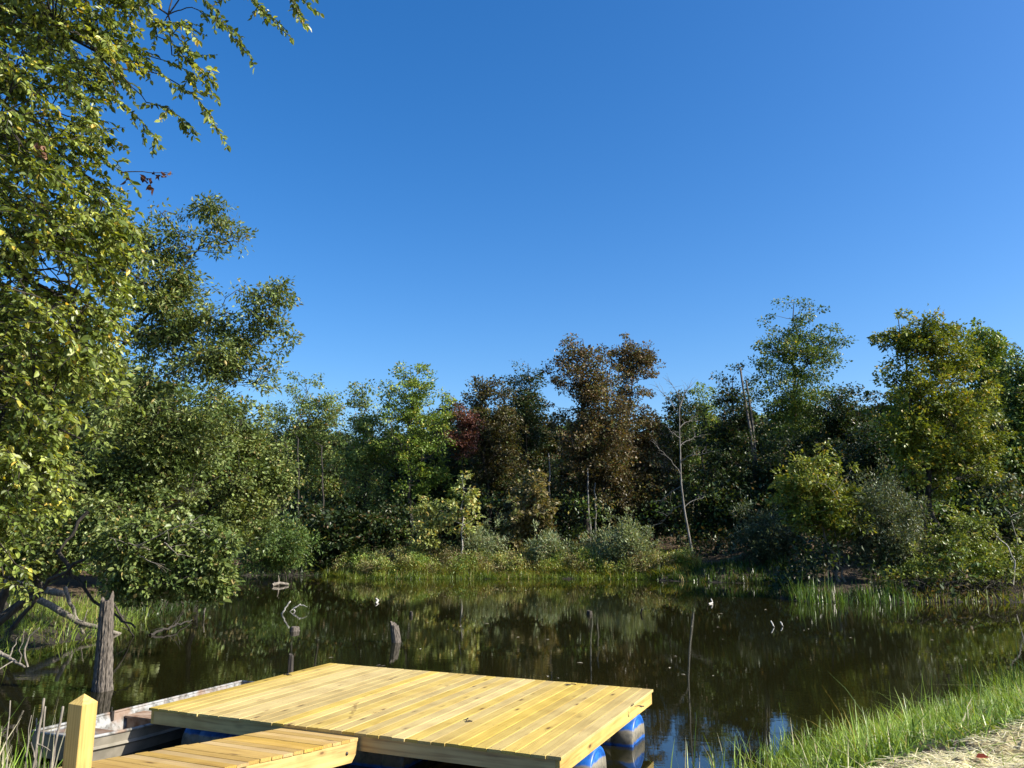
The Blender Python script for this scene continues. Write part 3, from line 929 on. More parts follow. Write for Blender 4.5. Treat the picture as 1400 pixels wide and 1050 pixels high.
S_LIST = [
    ('sapling', 'slim yellow leaved sapling with straight bare stem on the grassy far bank', 630, 42.6, [(632, 658, 14, 16), (622, 688, 20, 10), (646, 690, 20, 10), (634, 722, 26, 12)], 'gold', 26, 15, dict(L=.2, W=.14, crad=.28, trunk_r=.055, bark='bark_pale', n_limbs=9, twig=True)),
    ('sapling', 'bushy pale yellow green sapling left of the slim yellow one', 590, 43, [(584, 690, 22, 20), (600, 715, 34, 20), (580, 742, 38, 20)], 'gold', 52, 18, dict(L=.16, W=.11, crad=.32, shell=.75, trunk_r=.05)),
    ('sapling', 'tan leaved young oak under the dark two headed tree', 735, 45, [(738, 660, 28, 26), (722, 700, 42, 26), (715, 730, 36, 20)], 'tan', 80, 34, dict(L=.2, W=.13, crad=.36, trunk_r=.06)),
    ('willow_shrub', 'grey green willow shrub just right of the slim yellow sapling', 668, 43, [(668, 742, 30, 26), (650, 755, 20, 18)], 'silver', 80, 32, dict(L=.15, W=.038, shell=.8, crad=.30, flat=1.3, trunk_r=.03, multi=6, droop=-.5)),
    ('willow_shrub', 'bright sage willow shrub below the tan young oak', 745, 43, [(742, 748, 26, 24), (755, 756, 26, 18)], 'silver', 75, 32, dict(L=.15, W=.045, shell=.8, crad=.30, flat=1.3, trunk_r=.03, multi=6, droop=-.5)),
    ('willow_shrub', 'upright sage willow shrub under the tallest brown oak', 808, 42.6, [(806, 756, 20, 24), (815, 764, 22, 16)], 'silver', 62, 32, dict(L=.15, W=.038, shell=.8, crad=.27, flat=1.5, trunk_r=.03, multi=6, droop=-.6)),
    ('willow_shrub', 'largest green willow shrub at the right end of the grassy far bank', 860, 42.4, [(850, 738, 26, 30), (872, 752, 22, 26)], 'silver', 110, 34, dict(L=.15, W=.048, shell=.75, crad=.32, flat=1.2, trunk_r=.03, multi=6, droop=-.4)),
    ('willow_shrub', 'grey green shaded shrub at the foot of the dark tree above the litter slope', 1042, 40.5, [(1040, 735, 44, 38), (1060, 755, 36, 26)], 'sage', 130, 44, dict(L=.17, W=.055, crad=.42, flat=1.2, trunk_r=.04, multi=5, droop=-.3)),
    ('leaning_tree', 'small golden green tree with thin leaning stems over the reeds at right', 1150, 30.5, [(1108, 650, 46, 34), (1136, 690, 46, 36), (1090, 695, 38, 32), (1150, 720, 34, 30)], 'olive', 190, 40, dict(L=.12, W=.07, crad=.34, trunk_r=.06, bark='deadwood', multi=3)),
    ('willow_shrub', 'silvery grey willow shrub left of the golden olive tree trunk', 1205, 30.5, [(1200, 695, 46, 50), (1190, 752, 50, 36), (1235, 735, 36, 40)], 'sage', 220, 44, dict(L=.12, W=.035, crad=.34, flat=1.2, trunk_r=.04, multi=6, droop=-.2)),
    ('vine_shrub', 'yellow green vine covered mound at the foot of the golden olive tree', 1315, 30, [(1312, 732, 46, 36), (1340, 782, 46, 22), (1280, 772, 60, 26), (1375, 798, 30, 14), (1330, 800, 50, 12), (1240, 790, 40, 16), (1390, 765, 34, 28), (1392, 800, 30, 14)], 'vine', 400, 40, dict(L=.10, W=.06, crad=.32, trunk_r=.04, multi=4)),
    ('dark_shrub', 'dark shrub behind the arching pale stem at the right edge', 1388, 33, [(1385, 720, 34, 50), (1365, 690, 26, 40)], 'sage', 110, 44, dict(L=.14, W=.08, crad=.4, trunk_r=.04, multi=3)),
    ('willow_shrub', 'low dark willow shrub leaning over the water in the far left corner', 392, 40.5, [(385, 742, 42, 28), (372, 760, 40, 18)], 'green', 120, 44, dict(L=.17, W=.05, crad=.42, flat=1.2, trunk_r=.04, multi=5)),
    ('dark_shrub', 'dark shaded shrub between the far left corner and the bushy sapling', 455, 45.5, [(430, 735, 40, 34), (480, 735, 46, 40), (520, 745, 32, 36)], 'dark', 190, 48, dict(crad=.5, trunk_r=.05, multi=4)),
    ('olive_tree', 'leafy olive tree rising behind the left bank beside the pale green tree', 268, 29, [(330, 596, 40, 52), (348, 660, 46, 54), (305, 650, 44, 56), (372, 640, 28, 44), (285, 570, 44, 46), (340, 722, 46, 36)], 'mid', 330, 42, dict(L=.115, W=.07, crad=.4, trunk_r=.13)),
]
FAR += [
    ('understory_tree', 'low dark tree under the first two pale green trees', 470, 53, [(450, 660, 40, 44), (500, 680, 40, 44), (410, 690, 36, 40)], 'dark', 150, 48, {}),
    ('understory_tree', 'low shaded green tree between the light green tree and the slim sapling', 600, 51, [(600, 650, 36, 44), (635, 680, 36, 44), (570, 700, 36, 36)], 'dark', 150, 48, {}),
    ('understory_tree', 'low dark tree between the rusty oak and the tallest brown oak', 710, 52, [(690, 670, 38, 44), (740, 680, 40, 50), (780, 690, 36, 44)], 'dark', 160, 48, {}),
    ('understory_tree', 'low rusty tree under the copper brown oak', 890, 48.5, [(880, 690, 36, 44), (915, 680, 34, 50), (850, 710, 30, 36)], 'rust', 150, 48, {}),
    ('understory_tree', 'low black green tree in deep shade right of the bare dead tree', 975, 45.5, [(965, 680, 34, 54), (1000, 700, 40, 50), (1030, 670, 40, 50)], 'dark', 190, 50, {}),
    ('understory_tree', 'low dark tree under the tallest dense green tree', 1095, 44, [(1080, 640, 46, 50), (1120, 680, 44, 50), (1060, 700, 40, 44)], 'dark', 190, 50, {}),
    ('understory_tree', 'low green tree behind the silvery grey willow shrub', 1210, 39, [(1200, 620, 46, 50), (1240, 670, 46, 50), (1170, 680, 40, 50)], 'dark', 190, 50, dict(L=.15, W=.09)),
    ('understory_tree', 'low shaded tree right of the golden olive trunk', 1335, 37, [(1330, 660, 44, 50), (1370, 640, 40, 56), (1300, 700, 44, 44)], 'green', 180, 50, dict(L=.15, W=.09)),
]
for (nm, lab, bpx, Yd, lob, pl_, nc, per, ex) in FAR:
    kw = dict(L=.135, W=.085, crad=.52, trunk_r=.15, group='trees beyond the pond')
    kw.update(ex)
    make_tree(nm, lab, 'tree', base_at(bpx, Yd), pxl(Yd, lob), pl_, nc, per, **kw)
for (nm, lab, bpx, Yd, lob, pl_, nc, per, ex) in S_LIST:
    cat = 'shrub' if 'shrub' in nm else 'tree'
    kw = dict(group='shrubs and saplings along the shore', crad=.4); kw.update(ex)
    make_tree(nm, lab, cat, base_at(bpx, Yd), pxl(Yd, lob), pl_, nc, per, **kw)

# back row: four kinds, copied
protos = []
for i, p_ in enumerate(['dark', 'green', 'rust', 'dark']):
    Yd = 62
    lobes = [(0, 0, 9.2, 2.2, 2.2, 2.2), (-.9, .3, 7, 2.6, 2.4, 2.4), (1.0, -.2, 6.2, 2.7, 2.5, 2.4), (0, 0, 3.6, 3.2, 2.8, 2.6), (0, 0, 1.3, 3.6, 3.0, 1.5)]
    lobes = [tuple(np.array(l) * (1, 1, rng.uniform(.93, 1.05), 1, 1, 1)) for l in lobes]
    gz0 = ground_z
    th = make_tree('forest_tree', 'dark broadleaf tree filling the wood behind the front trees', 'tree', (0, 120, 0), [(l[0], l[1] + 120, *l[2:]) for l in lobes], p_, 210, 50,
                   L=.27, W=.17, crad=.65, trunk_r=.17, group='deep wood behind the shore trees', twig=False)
    protos.append(th)
rows = []
for px in np.arange(-60, 1460, 33):
    rows.append((px, 60 + rng.uniform(-2, 2), rng.uniform(.68, .84)))
for px in np.arange(-40, 1460, 38):
    rows.append((px, 68 + rng.uniform(-2, 2), rng.uniform(.66, .84)))
for i, (px, Yd, s) in enumerate(rows):
    o = protos[i] if i < 4 else copy_tree(protos[rng.integers(0, 4)])
    bx = base_at(px + rng.uniform(-10, 10), Yd)
    o.location = (bx[0], bx[1], bx[2] - .1)
    o.rotation_euler = (0, 0, rng.random() * 6.28)
    o.scale = (s, s, s)

# ------------------------------------------------------------------ left bank trees
make_tree('overhanging_tree', 'tall left bank tree with open upper branches against the sky', 'tree', (-11.6, 18.5, gz(-11.6, 18.5)),
          pxl(18, [(303, 280, 15, 12), (268, 290, 13, 8), (336, 322, 14, 10), (312, 308, 18, 11), (248, 320, 20, 10), (278, 326, 18, 9), (304, 342, 12, 10), (245, 352, 26, 14), (212, 350, 26, 18), (372, 393, 22, 10), (392, 408, 12, 10),
                   (345, 408, 16, 10), (385, 440, 16, 10), (394, 468, 14, 10), (352, 452, 22, 16), (330, 488, 26, 18), (370, 500, 20, 12), (292, 440, 18, 12), (312, 404, 10, 8), (268, 398, 14, 9), (300, 512, 34, 20), (356, 530, 24, 14),
                   (250, 450, 50, 50), (320, 460, 40, 30), (350, 425, 30, 24), (290, 490, 50, 34), (200, 560, 80, 60), (270, 580, 60, 56), (120, 600, 80, 60), (150, 310, 66, 56), (230, 420, 40, 40), (190, 400, 50, 50), (240, 392, 30, 28), (215, 480, 50, 40)], depth=.8),
          'mid', 640, 26, L=.10, W=.04, crad=.29, trunk_r=.11, n_limbs=60, shell=.8, lean=(-.6, 0, 0), group='trees on the left bank', trunk_top=at(300, 300, 18))
make_tree('overhanging_tree', 'dense dark green tree low on the left bank under the tall open tree', 'tree', (-11.2, 17.5, gz(-11.2, 17.5)),
          pxl(18.5, [(110, 690, 70, 50), (190, 680, 60, 55), (250, 660, 50, 60), (60, 620, 60, 60), (260, 600, 50, 50)], depth=.8),
          'mid', 300, 40, L=.09, W=.055, crad=.3, trunk_r=.12, n_limbs=16, group='trees on the left bank')


def dead_bits(wd, th):
    for (a, b, l) in [((185, 748), (272, 714), .05), ((190, 760), (225, 772), -.05), ((225, 742), (245, 760), 0), ((205, 752), (150, 735), .0)]:
        p = curve(at(*a, 15.6), at(*b, 15.4), l, 9, .012)
        d_ = MB()
        d_.tube(p - np.array(th.location), np.linspace(.014, .004, 9), 6)
        for q in range(3):
            i = rng.integers(3, 8)
            d_.tube(curve(p[i], p[i] + np.array([rng.uniform(.1, .35), rng.uniform(-.2, .2), rng.uniform(-.25, .2)]), .05, 5, .02) - np.array(th.location), np.linspace(.006, .002, 5), 4)
        o_ = d_.build('bare_branch', M['deadwood'], th, smooth=True); o_['label'] = 'bleached bare branch'
    for (a, b, w_) in [((78, 752), (128, 822), .045), ((120, 700), (80, 755), .04), ((128, 822), (185, 858), .03)]:
        wd.tube(curve(at(*a, 16.5), at(*b, 16.4), 0, 8, .015), np.linspace(w_, w_ * .6, 8), 7)


make_tree('overhanging_shrub', 'dark tangled shrub behind the fallen branches at the left edge', 'shrub', (-10.6, 17.2, gz(-10.6, 17.2)),
          pxl(17.2, [(50, 735, 60, 30), (105, 752, 40, 26), (10, 765, 50, 26), (140, 720, 40, 36)], depth=.8),
          'mid', 260, 26, L=.085, W=.052, crad=.26, trunk_r=.06, n_limbs=16, group='trees on the left bank')
make_tree('overhanging_shrub', 'broad leaved green shrub hanging over the water at the left bank', 'shrub', (-11.0, 16.6, gz(-11.0, 16.6)),
          pxl(16.2, [(250, 782, 55, 32), (195, 796, 50, 26), (292, 752, 28, 30), (180, 740, 52, 36), (240, 735, 44, 30), (285, 800, 26, 16)], depth=.8),
          'mid', 520, 26, L=.085, W=.058, crad=.25, trunk_r=.09, n_limbs=18, big=True, group='trees on the left bank', extra=dead_bits, droop=.5)

# wood behind the left bank
for (lab, bpx, Yd, lob, pl_, nc, L_) in [
    ('dense green tree behind the drooping elm at the left edge', 20, 21.5, [(10, 520, 80, 70), (40, 640, 80, 60), (-40, 640, 80, 80), (20, 430, 60, 60), (60, 740, 70, 40)], 'green', 300, .13),
    ('shaded green tree behind the dense left bank tree', 150, 26, [(150, 520, 70, 70), (190, 620, 70, 60), (110, 640, 70, 70), (140, 720, 80, 50)], 'mid', 280, .15),
    ('olive green tree behind the open tall tree on the left bank', 240, 31, [(235, 560, 50, 50), (260, 640, 50, 60), (210, 690, 60, 50), (270, 720, 50, 40)], 'pale', 230, .16),
    ('far shaded tree on the left bank seen under the elm leaves', 60, 34, [(60, 600, 80, 70), (90, 700, 90, 60), (-30, 700, 80, 60)], 'dark', 220, .2),
    ('low dark thicket tree at the left edge above the marsh grass', -10, 24.5, [(0, 730, 70, 40), (60, 760, 60, 30), (-70, 740, 60, 50)], 'green', 200, .12),
]:
    make_tree('bank_tree', lab, 'tree', base_at(bpx, Yd), pxl(Yd, lob), pl_, nc, 48, L=L_, W=L_ * .62, crad=.42, trunk_r=.13, n_limbs=16, group='trees on the left bank')

# near elm: trunk outside the frame, its drooping leafy branches hang into it
NT = np.array([-9.0, 8.2, gz(-9.0, 8.2)])
elm = empty('elm_tree', tuple(NT), 'near drooping elm with yellow green leaves filling the left edge', 'tree')
wd = MB(); lf = MB(); dl = MB()
tp = curve(NT - [0, 0, .2], NT + [.6, .3, 10.5], 0, 16, .006)
wd.tube(tp, np.linspace(.22, .05, 16), 10, wob=.05)
EDGE = np.array([(-80, 300), (0, 245), (60, 235), (120, 232), (180, 190), (235, 165), (300, 205), (350, 232), (400, 218), (470, 212), (520, 190), (570, 150), (620, 120), (680, 128), (720, 110), (770, 50), (810, 12)])
anch = []
while len(anch) < 1050:
    py = rng.uniform(-110, 800); xr = np.interp(py, EDGE[:, 0], EDGE[:, 1])
    px = xr - 22 - (xr + 190) * rng.random() ** 1.15
    Yd = rng.uniform(6.6, 8.9)
    if px > 0.75 * xr: Yd = rng.uniform(7.0, 8.2)
    # openings where the sky shows through
    if 150 < py < 260 and px < 40 and rng.random() < .6: continue
    anch.append((px, py, Yd))
ends = [(at(px, py, Y), None) for px, py, Y in anch]
for (a, b) in [((330, -30), (438, 18)), ((270, -30), (398, 52)), ((262, 10), (348, 92)), ((215, 80), (300, 140)), ((235, 110), (312, 200)), ((200, 140), (268, 182)), ((170, 150), (222, 205)),
               ((225, 30), (272, 56)), ((130, 545), (172, 540)), ((95, 600), (158, 612)), ((60, 610), (130, 650)), ((20, 640), (90, 690)), ((340, -60), (420, 35)), ((150, 60), (240, 120)), ((90, 200), (190, 262)),
               ((190, 20), (262, 75)), ((240, -20), (330, 60)), ((300, -40), (372, 35)), ((215, 50), (275, 110)), ((235, 75), (296, 120)), ((20, 770), (48, 815)), ((5, 790), (40, 825))]:
    ends.append((at(*b, 7.4), at(*a, 7.6)))
limbs = []
for zf, tgt in [(.95, at(330, -60, 7.6)), (.9, at(230, 20, 7.6)), (.8, at(150, 90, 7.2)), (.85, at(60, 60, 8.4)), (.7, at(150, 260, 7.9)), (.62, at(190, 380, 7.6)), (.6, at(60, 330, 8.5)), (.5, at(180, 470, 7.5)),
                (.42, at(80, 520, 8.2)), (.36, at(110, 600, 7.4)), (.28, at(60, 690, 7.8)), (.75, at(0, 160, 7.0)), (.5, at(-40, 420, 7.2)), (.3, at(-40, 700, 7.4))]:
    s = tp[int(zf * 14)]
    p = curve(s, tgt, .10, 14, .012)
    wd.tube(p, np.linspace(.05, .010, 14), 6)
    limbs.append(p[3:])
LN = np.concatenate(limbs)
for e, st in ends:
    if st is None:
        # twig droops from upper left into its end point
        back = np.array([-rng.uniform(.35, .8), rng.uniform(-.4, .4), rng.uniform(.05, .55)])
        st = e + back
    j = np.argmin(np.linalg.norm(LN - st, axis=1) + np.where(LN[:, 0] > st[0], .4, 0))
    if np.linalg.norm(LN[j] - st) < 1.7:
        wd.tube(curve(LN[j], st, .05, 6, .02), np.linspace(.009, .006, 6), 4, cap=False)
    m_ = 10
    main = curve(st, e, .10, m_, .012)
    twl = [main]
    for q in range(4):
        i = rng.integers(2, 8)
        dr = unit(main[i + 1] - main[i] + rng.normal(0, .06, 3)) * 1.0
        dr = unit(dr + rng.normal(0, .5, 3) - [0, 0, .25]) * rng.uniform(.14, .34)
        twl.append(curve(main[i], main[i] + dr, .08, 6, .02))
    for p in twl:
        wd.tube(p, np.linspace(.0055, .002, len(p)), 4, cap=False)
        ll = np.linalg.norm(np.diff(p, axis=0), axis=1).sum()
        nlv = max(3, int(ll / .022))
        t = (np.arange(nlv) + rng.uniform(-.3, .3, nlv)) / nlv
        t = np.clip(.12 + .9 * t, 0, 1) * (len(p) - 1)
        i = np.minimum(t.astype(int), len(p) - 2); fr_ = (t - i)[:, None]
        P = p[i] * (1 - fr_) + p[i + 1] * fr_
        T = unit(p[i + 1] - p[i])
        up = unit(np.array([0, 0, 1.0]) + rng.normal(0, .35, (nlv, 3)))
        side = unit(np.cross(T, up)) * np.where(np.arange(nlv) % 2, 1, -1)[:, None]
        Dd = unit(side * .9 + T * .6 + rng.normal(0, .3, (nlv, 3)) - [0, 0, .35])
        sz = np.exp(rng.normal(0, .2, nlv))
        add_leaves(lf, P, Dd, up + rng.normal(0, .4, (nlv, 3)), .060 * sz, .038 * sz, pal(nlv, np.full(nlv, np.clip(rng.normal(.55, .25), 0, 1)), **PAL['elm']), True, .16)
# a withered brown twig
p = curve(at(165, 236, 7.3), at(236, 238, 7.3), .03, 8, .01)
wd.tube(p, np.linspace(.006, .003, 8), 5)
for (px, py) in [(196, 240), (203, 244), (212, 239), (220, 240), (228, 239), (206, 252), (211, 258), (172, 246), (199, 246)]:
    c = at(px, py, 7.3)
    add_leaves(dl, np.array([c] * 2), rng.normal(0, 1, (2, 3)) - [0, 0, .4], rng.normal(size=(2, 3)), .075, .04, np.array([(.07, .03, .018), (.10, .05, .03)]), True, .4)
for (px, py) in [(52, 205), (58, 215), (48, 210), (62, 200)]:
    c = at(px, py, 6.6)
    add_leaves(dl, np.array([c] * 3), rng.normal(0, 1, (3, 3)) - [0, 0, .4], rng.normal(size=(3, 3)), .085, .05, np.array([(.2, .11, .07), (.16, .08, .05), (.24, .15, .1)]), True, .4)
for m_ in (wd, lf, dl): m_.v = [v - NT for v in m_.v]
wd.build('trunk', M['bark'], elm, smooth=True); lf.build('crown', M['leaf_big'], elm)
o = dl.build('withered_leaves', M['dry'], elm); o['label'] = 'withered dark brown leaves'

# ------------------------------------------------------------------ bare trees, snag, stump, branches
dt = empty('dead_tree', base_at(946, 41.5), 'bare white dead tree with crooked stem among dark trees', 'tree')
wd = MB()
main = np.array([at(x, y, 41.5) for x, y in [(949, 770), (943, 738), (936, 700), (931, 660), (930, 620), (929, 590), (929, 560), (928, 532)]])
tt_ = np.linspace(0, 1, 24) * 7
main = np.stack([np.interp(tt_, np.arange(8), main[:, k]) for k in range(3)], 1)
main[0, 2] -= .3
wd.tube(main, np.linspace(.07, .012, 24), 7, wob=.05)
for (a, b, dy) in [((930, 610), (958, 596), .5), ((930, 600), (915, 590), -.4), ((931, 650), (898, 610), -.6), ((929, 585), (946, 575), .4), ((933, 690), (905, 715), .8), ((929, 570), (900, 530), .6), ((929, 555), (944, 528), -.3),
                   ((931, 630), (965, 620), -.6), ((929, 545), (916, 522), .2), ((934, 695), (962, 680), .3), ((931, 665), (900, 690), .5), ((929, 560), (938, 535), .5)]:
    p = curve(at(*a, 41.5), at(*b, 41.5 + dy), .08, 8, .02)
    wd.tube(p, np.linspace(.026, .007, 8), 5)
    for q in range(8):
        i = rng.integers(3, 8); d_ = unit(p[-1] - p[0] + rng.normal(0, 1, 3)) * rng.uniform(.3, .8)
        wd.tube(curve(p[i], p[i] + d_, .05, 5, .03), np.linspace(.009, .003, 5), 4)
wd.v = [v - np.array(dt.location) for v in wd.v]
wd.build('trunk', M['bark_grey'], dt, smooth=True)

for lab, path_, Yd, r_ in [('broken pale snag leaning left beside the tallest dense green tree', [(1032, 640), (1026, 590), (1018, 545), (1012, 503)], 46.2, .075),
                           ('shorter broken snag just right of the leaning pale snag', [(1034, 640), (1030, 590), (1024, 545), (1020, 520)], 46.4, .065)]:
    b0 = base_at(1036, Yd)
    sn = empty('snag', b0, lab, 'dead tree', 'snags')
    pts = np.array([b0] + [tuple(at(x, y, Yd)) for x, y in path_]); pts[0, 2] -= .2
    m_ = MB(); t_ = np.linspace(0, 4, 14)
    m_.tube(np.stack([np.interp(t_, np.arange(5), pts[:, k]) for k in range(3)], 1) - np.array(b0), np.linspace(r_ * 1.5, r_ * .75, 14), 8, wob=.08)
    m_.build('trunk', M['bark_snag'], sn, smooth=True)

# pale slim trunks in front of the brown oak
for px0, px1, y1, Yd, lab in [(808, 803, 640, 45.5, 'slim pale birch stem in front of the tallest brown oak'), (816, 814, 660, 45.8, 'thinner grey stem right of the slim pale birch stem'), (376 + 30, 408, 600, 46, 'dark slim bare stem under the first pale green tree'),
                              (441, 440, 610, 46.5, 'dark forked bare stem under the first pale green tree'), (752, 750, 620, 46.5, 'thin shaded stem left of the slim pale birch stem')]:
    b0 = base_at(px0, Yd)
    m_ = MB()
    p = curve(np.array(b0) - [0, 0, .2], at(px1, y1, Yd), 0, 12, .008) - np.array(b0)
    m_.tube(p, np.linspace(.07, .035, 12), 7, wob=.05)
    for q in range(0 if 'birch' in lab else 5):
        i = rng.integers(4, 12)
        m_.tube(curve(p[i], p[i] + np.array([rng.normal(0, .7), rng.normal(0, .5), rng.uniform(.2, .9)]), .03, 6, .03), np.linspace(.022, .006, 6), 4)
    o = m_.build('slim_tree', M['bark_grey' if 'birch' in lab else 'bark'], loc=b0, smooth=True)
    tag(o, lab, 'tree', 'slim stems on the far shore')

# weathered stump post standing in the water
sp_ = onz(140, 944)
stm = MB()
n, k = 30, 36
top = at(147, 812, sp_[1]) - sp_
zz = np.concatenate([[-.5], np.linspace(-.02, 1, n - 1) * top[2]])
th = np.arange(k) * 2 * math.pi / k
groove = 1 + .10 * rng.normal(size=k)
V = []
for i, z in enumerate(zz):
    t = max(z, 0) / top[2]
    r_ = (.128 - .045 * t) * groove * (1 + .03 * rng.normal(size=k)) * (1.06 if z < .15 else 1)
    V.append(np.stack([top[0] * t + r_ * np.cos(th + .15 * t), r_ * np.sin(th + .15 * t), np.full(k, z)], 1))
V = np.array(V)
# jagged top: two splinters higher than the hollow between
jag = np.array([max(0, math.cos(a - .2)) ** 3 * .14 + max(0, math.cos(a - 2.9)) ** 6 * .06 - .10 for a in th])
V[-1, :, 2] += jag; V[-2, :, 2] += jag * .55
V[-1, :, :2] = V[-1, :, :2] * .9 + top[:2] * .1
i = np.arange(n - 1)[:, None] * k; j = np.arange(k)[None, :]; j2 = (j + 1) % k
stm.add(np.concatenate([V.reshape(-1, 3), [[top[0], 0, top[2] - .16]]]), np.stack([i + j, i + j2, i + k + j2, i + k + j], -1).reshape(-1, 4))
stm.f.append(np.stack([(n - 1) * k + np.arange(k), (n - 1) * k + (np.arange(k) + 1) % k, np.full(k, n * k)], 1)); stm.c.append(np.full((k, 3), .5))
o = stm.build('stump', M['stump'], loc=tuple(sp_))
tag(o, 'tall weathered grey stump with splintered top standing in water left of the boat', 'stump')


def branch(name, label, pts, rad, mat='deadwood', group=None, cat='branch', twigs=0, tl=.4, n=14, k=7):
    pts = np.array(pts, float)
    t_ = np.linspace(0, len(pts) - 1, n)
    p = np.stack([np.interp(t_, np.arange(len(pts)), pts[:, q]) for q in range(3)], 1)
    L_ = np.linalg.norm(p[-1] - p[0])
    p[1:-1] += rng.normal(0, .006 * L_, (n - 2, 3))
    o0 = p[0].copy()
    m_ = MB(); m_.tube(p - o0, np.linspace(rad[0], rad[1], n), k, wob=.06)
    for q in range(twigs):
        i = rng.integers(2, n - 1)
        d_ = unit(p[min(i + 1, n - 1)] - p[i] + rng.normal(0, .7, 3)) * tl * rng.uniform(.5, 1.2)
        m_.tube(curve(p[i], p[i] + d_, .05, 6, .02) - o0, np.linspace(rad[1] * .8, rad[1] * .25, 6), 5)
    o = m_.build(name, M[mat], loc=tuple(o0), smooth=True)
    return tag(o, label, cat, group)


BR = 'fallen branches at the left bank'
branch('fallen_branch', 'thick pale horizontal dead limb at the left edge above the marsh grass', [at(8, 796, 20.5), at(45, 803, 20.4), at(88, 812, 20.2)], (.10, .075), group=BR, twigs=3)
branch('fallen_branch', 'long pale branch slanting from marsh grass down into water behind the stump', [at(48, 817, 19.8), at(80, 833, 19.7), at(110, 852, 19.6), at(150, 862, 19.5), onz(167, 868, -.05)], (.085, .04), group=BR, twigs=1, tl=.6)
branch('fallen_branch', 'thin upright dead branch propped on the long slanting branch', [at(89, 803, 19.9), at(97, 828, 19.7), at(106, 848, 19.7), at(117, 873, 19.4)], (.05, .03), group=BR, twigs=1)
branch('fallen_branch', 'dark dead branch with twigs dipping into water right of the stump', [at(150, 815, 18.5), at(170, 850, 18.4), onz(184, 872, -.05)], (.03, .015), 'bark', BR, twigs=4)
branch('fallen_branch', 'low grey branch tangle at the lower left edge of the pond', [at(-20, 880, 12.9), at(10, 898, 12.8), at(34, 912, 12.7)], (.045, .015), group=BR, twigs=6, tl=.5)
branch('fallen_branch', 'arching thin grey twig near the lower left branch tangle', [at(38, 912, 13.2), at(33, 890, 13.2), at(40, 870, 13.2), at(54, 858, 13.2)], (.018, .008), group=BR)
branch('dead_branch', 'dark dead branch floating under the overhanging left shrub', [onz(205, 868, .02), onz(235, 856, .12), onz(263, 847, .04)], (.035, .014), 'bark', BR, twigs=4)
branch('dead_branch', 'arching pale bare stem at the right edge above the vine mound', [at(1385, 800, 29), at(1388, 770, 29), at(1376, 745, 29), at(1362, 733, 29)], (.03, .015), 'bark_pale', twigs=5, tl=.7)
branch('dead_branch', 'second pale twiggy stem at the right edge behind the vine mound', [at(1400, 790, 30.5), at(1392, 745, 30.5), at(1380, 700, 30.5)], (.025, .01), 'bark_pale', twigs=6, tl=.7)

# things poking out of the pond
PK = 'dead wood poking out of the pond'
branch('pond_stick', 'straight white stick poking up at the left of the open pond', [onz(385, 840, -.1), onz(385, 840, 0), at(391, 830, onz(385, 840)[1]), at(397, 822, onz(385, 840)[1])], (.028, .02), 'driftwood', PK, 'stick')
y0 = onz(405, 836)[1]
branch('pond_stick', 'crooked white forked stick beside the straight white stick', [onz(404, 838, -.05), at(401, 832, y0), at(405, 830, y0), at(411, 826, y0)], (.03, .02), 'driftwood', PK, 'stick', twigs=2, tl=.25)
y0 = onz(541, 880)[1]


def snubby(label, px, pyw, wpx, hpx, mat='stump', lean=0.0, name='pond_stump', jagz=.3):
    b0 = onz(px, pyw); s_ = b0[1] / FPX
    m_ = MB(); k = 12; th = np.arange(k) * 2 * math.pi / k
    r0 = wpx * s_ / 2; h0 = hpx * s_
    V = []; gr = 1 + .12 * rng.normal(size=k)
    for z, q in [(-.3, 1.1), (0, 1.05), (.3, 1), (.6, .96), (.85, .9), (1, .8)]:
        zz_ = np.full(k, z * h0 if z >= 0 else z)
        if z == 1: zz_ = zz_ + h0 * jagz * (np.cos(th - 2.6) * .5 - .3) + h0 * jagz * .15 * rng.normal(size=k)
        V.append(np.stack([lean * max(z, 0) * h0 + r0 * q * gr * np.cos(th), r0 * q * gr * np.sin(th), zz_], 1))
    V = np.concatenate(V); n = 6
    i = np.arange(n - 1)[:, None] * k; j = np.arange(k)[None, :]; j2 = (j + 1) % k
    m_.add(np.concatenate([V, [[lean * h0, 0, h0 * (1 - jagz * .7)]]]), np.stack([i + j, i + j2, i + k + j2, i + k + j], -1).reshape(-1, 4))
    m_.f.append(np.stack([(n - 1) * k + np.arange(k), (n - 1) * k + (np.arange(k) + 1) % k, np.full(k, n * k)], 1)); m_.c.append(np.full((k, 3), .5))
    o = m_.build(name, M[mat], loc=tuple(b0))
    return tag(o, label, 'stump', PK)


snubby('short dark stump with pale broken top standing behind the dock', 542, 878, 11, 25, lean=-.15)
snubby('thin dark post stub just beyond the left edge of the dock', 397, 920, 6.5, 24, 'bark', jagz=.12)
snubby('round cut log end barely above water below the white sticks', 403, 863, 11, 6, jagz=.05)
snubby('small dark wood knob in the middle of the pond', 806, 840, 7, 5, 'bark', jagz=.3)
snubby('small dark knob right of the short stump', 562, 842, 4, 6, 'bark', jagz=.3)
for k_, (px, py, dx, dy) in enumerate([(1058, 857, -4, -8), (1070, 856, -3, -6)]):
    y0 = onz(px, py)[1]
    branch('reed_stub', ['taller bent pale reed stub on the open water at right', 'shorter bent pale reed stub beside the taller one'][k_], [onz(px, py, -.05), onz(px, py, .01), at(px + dx, py + dy, y0)], (.022, .016), 'driftwood', PK, 'stub')
y0 = onz(970, 825)[1]
branch('pond_stick', 'curled white stick floating in the right middle of the pond', [onz(969, 826, 0), at(974, 824, y0), at(972, 819, y0)], (.03, .025), 'driftwood', PK, 'stick')
y0 = onz(515, 823)[1]
branch('pond_stick', 'stubby white stick far out toward the grassy bank', [onz(514, 826, 0), at(517, 821, y0), at(514, 818, y0)], (.04, .03), 'driftwood', PK, 'stick')
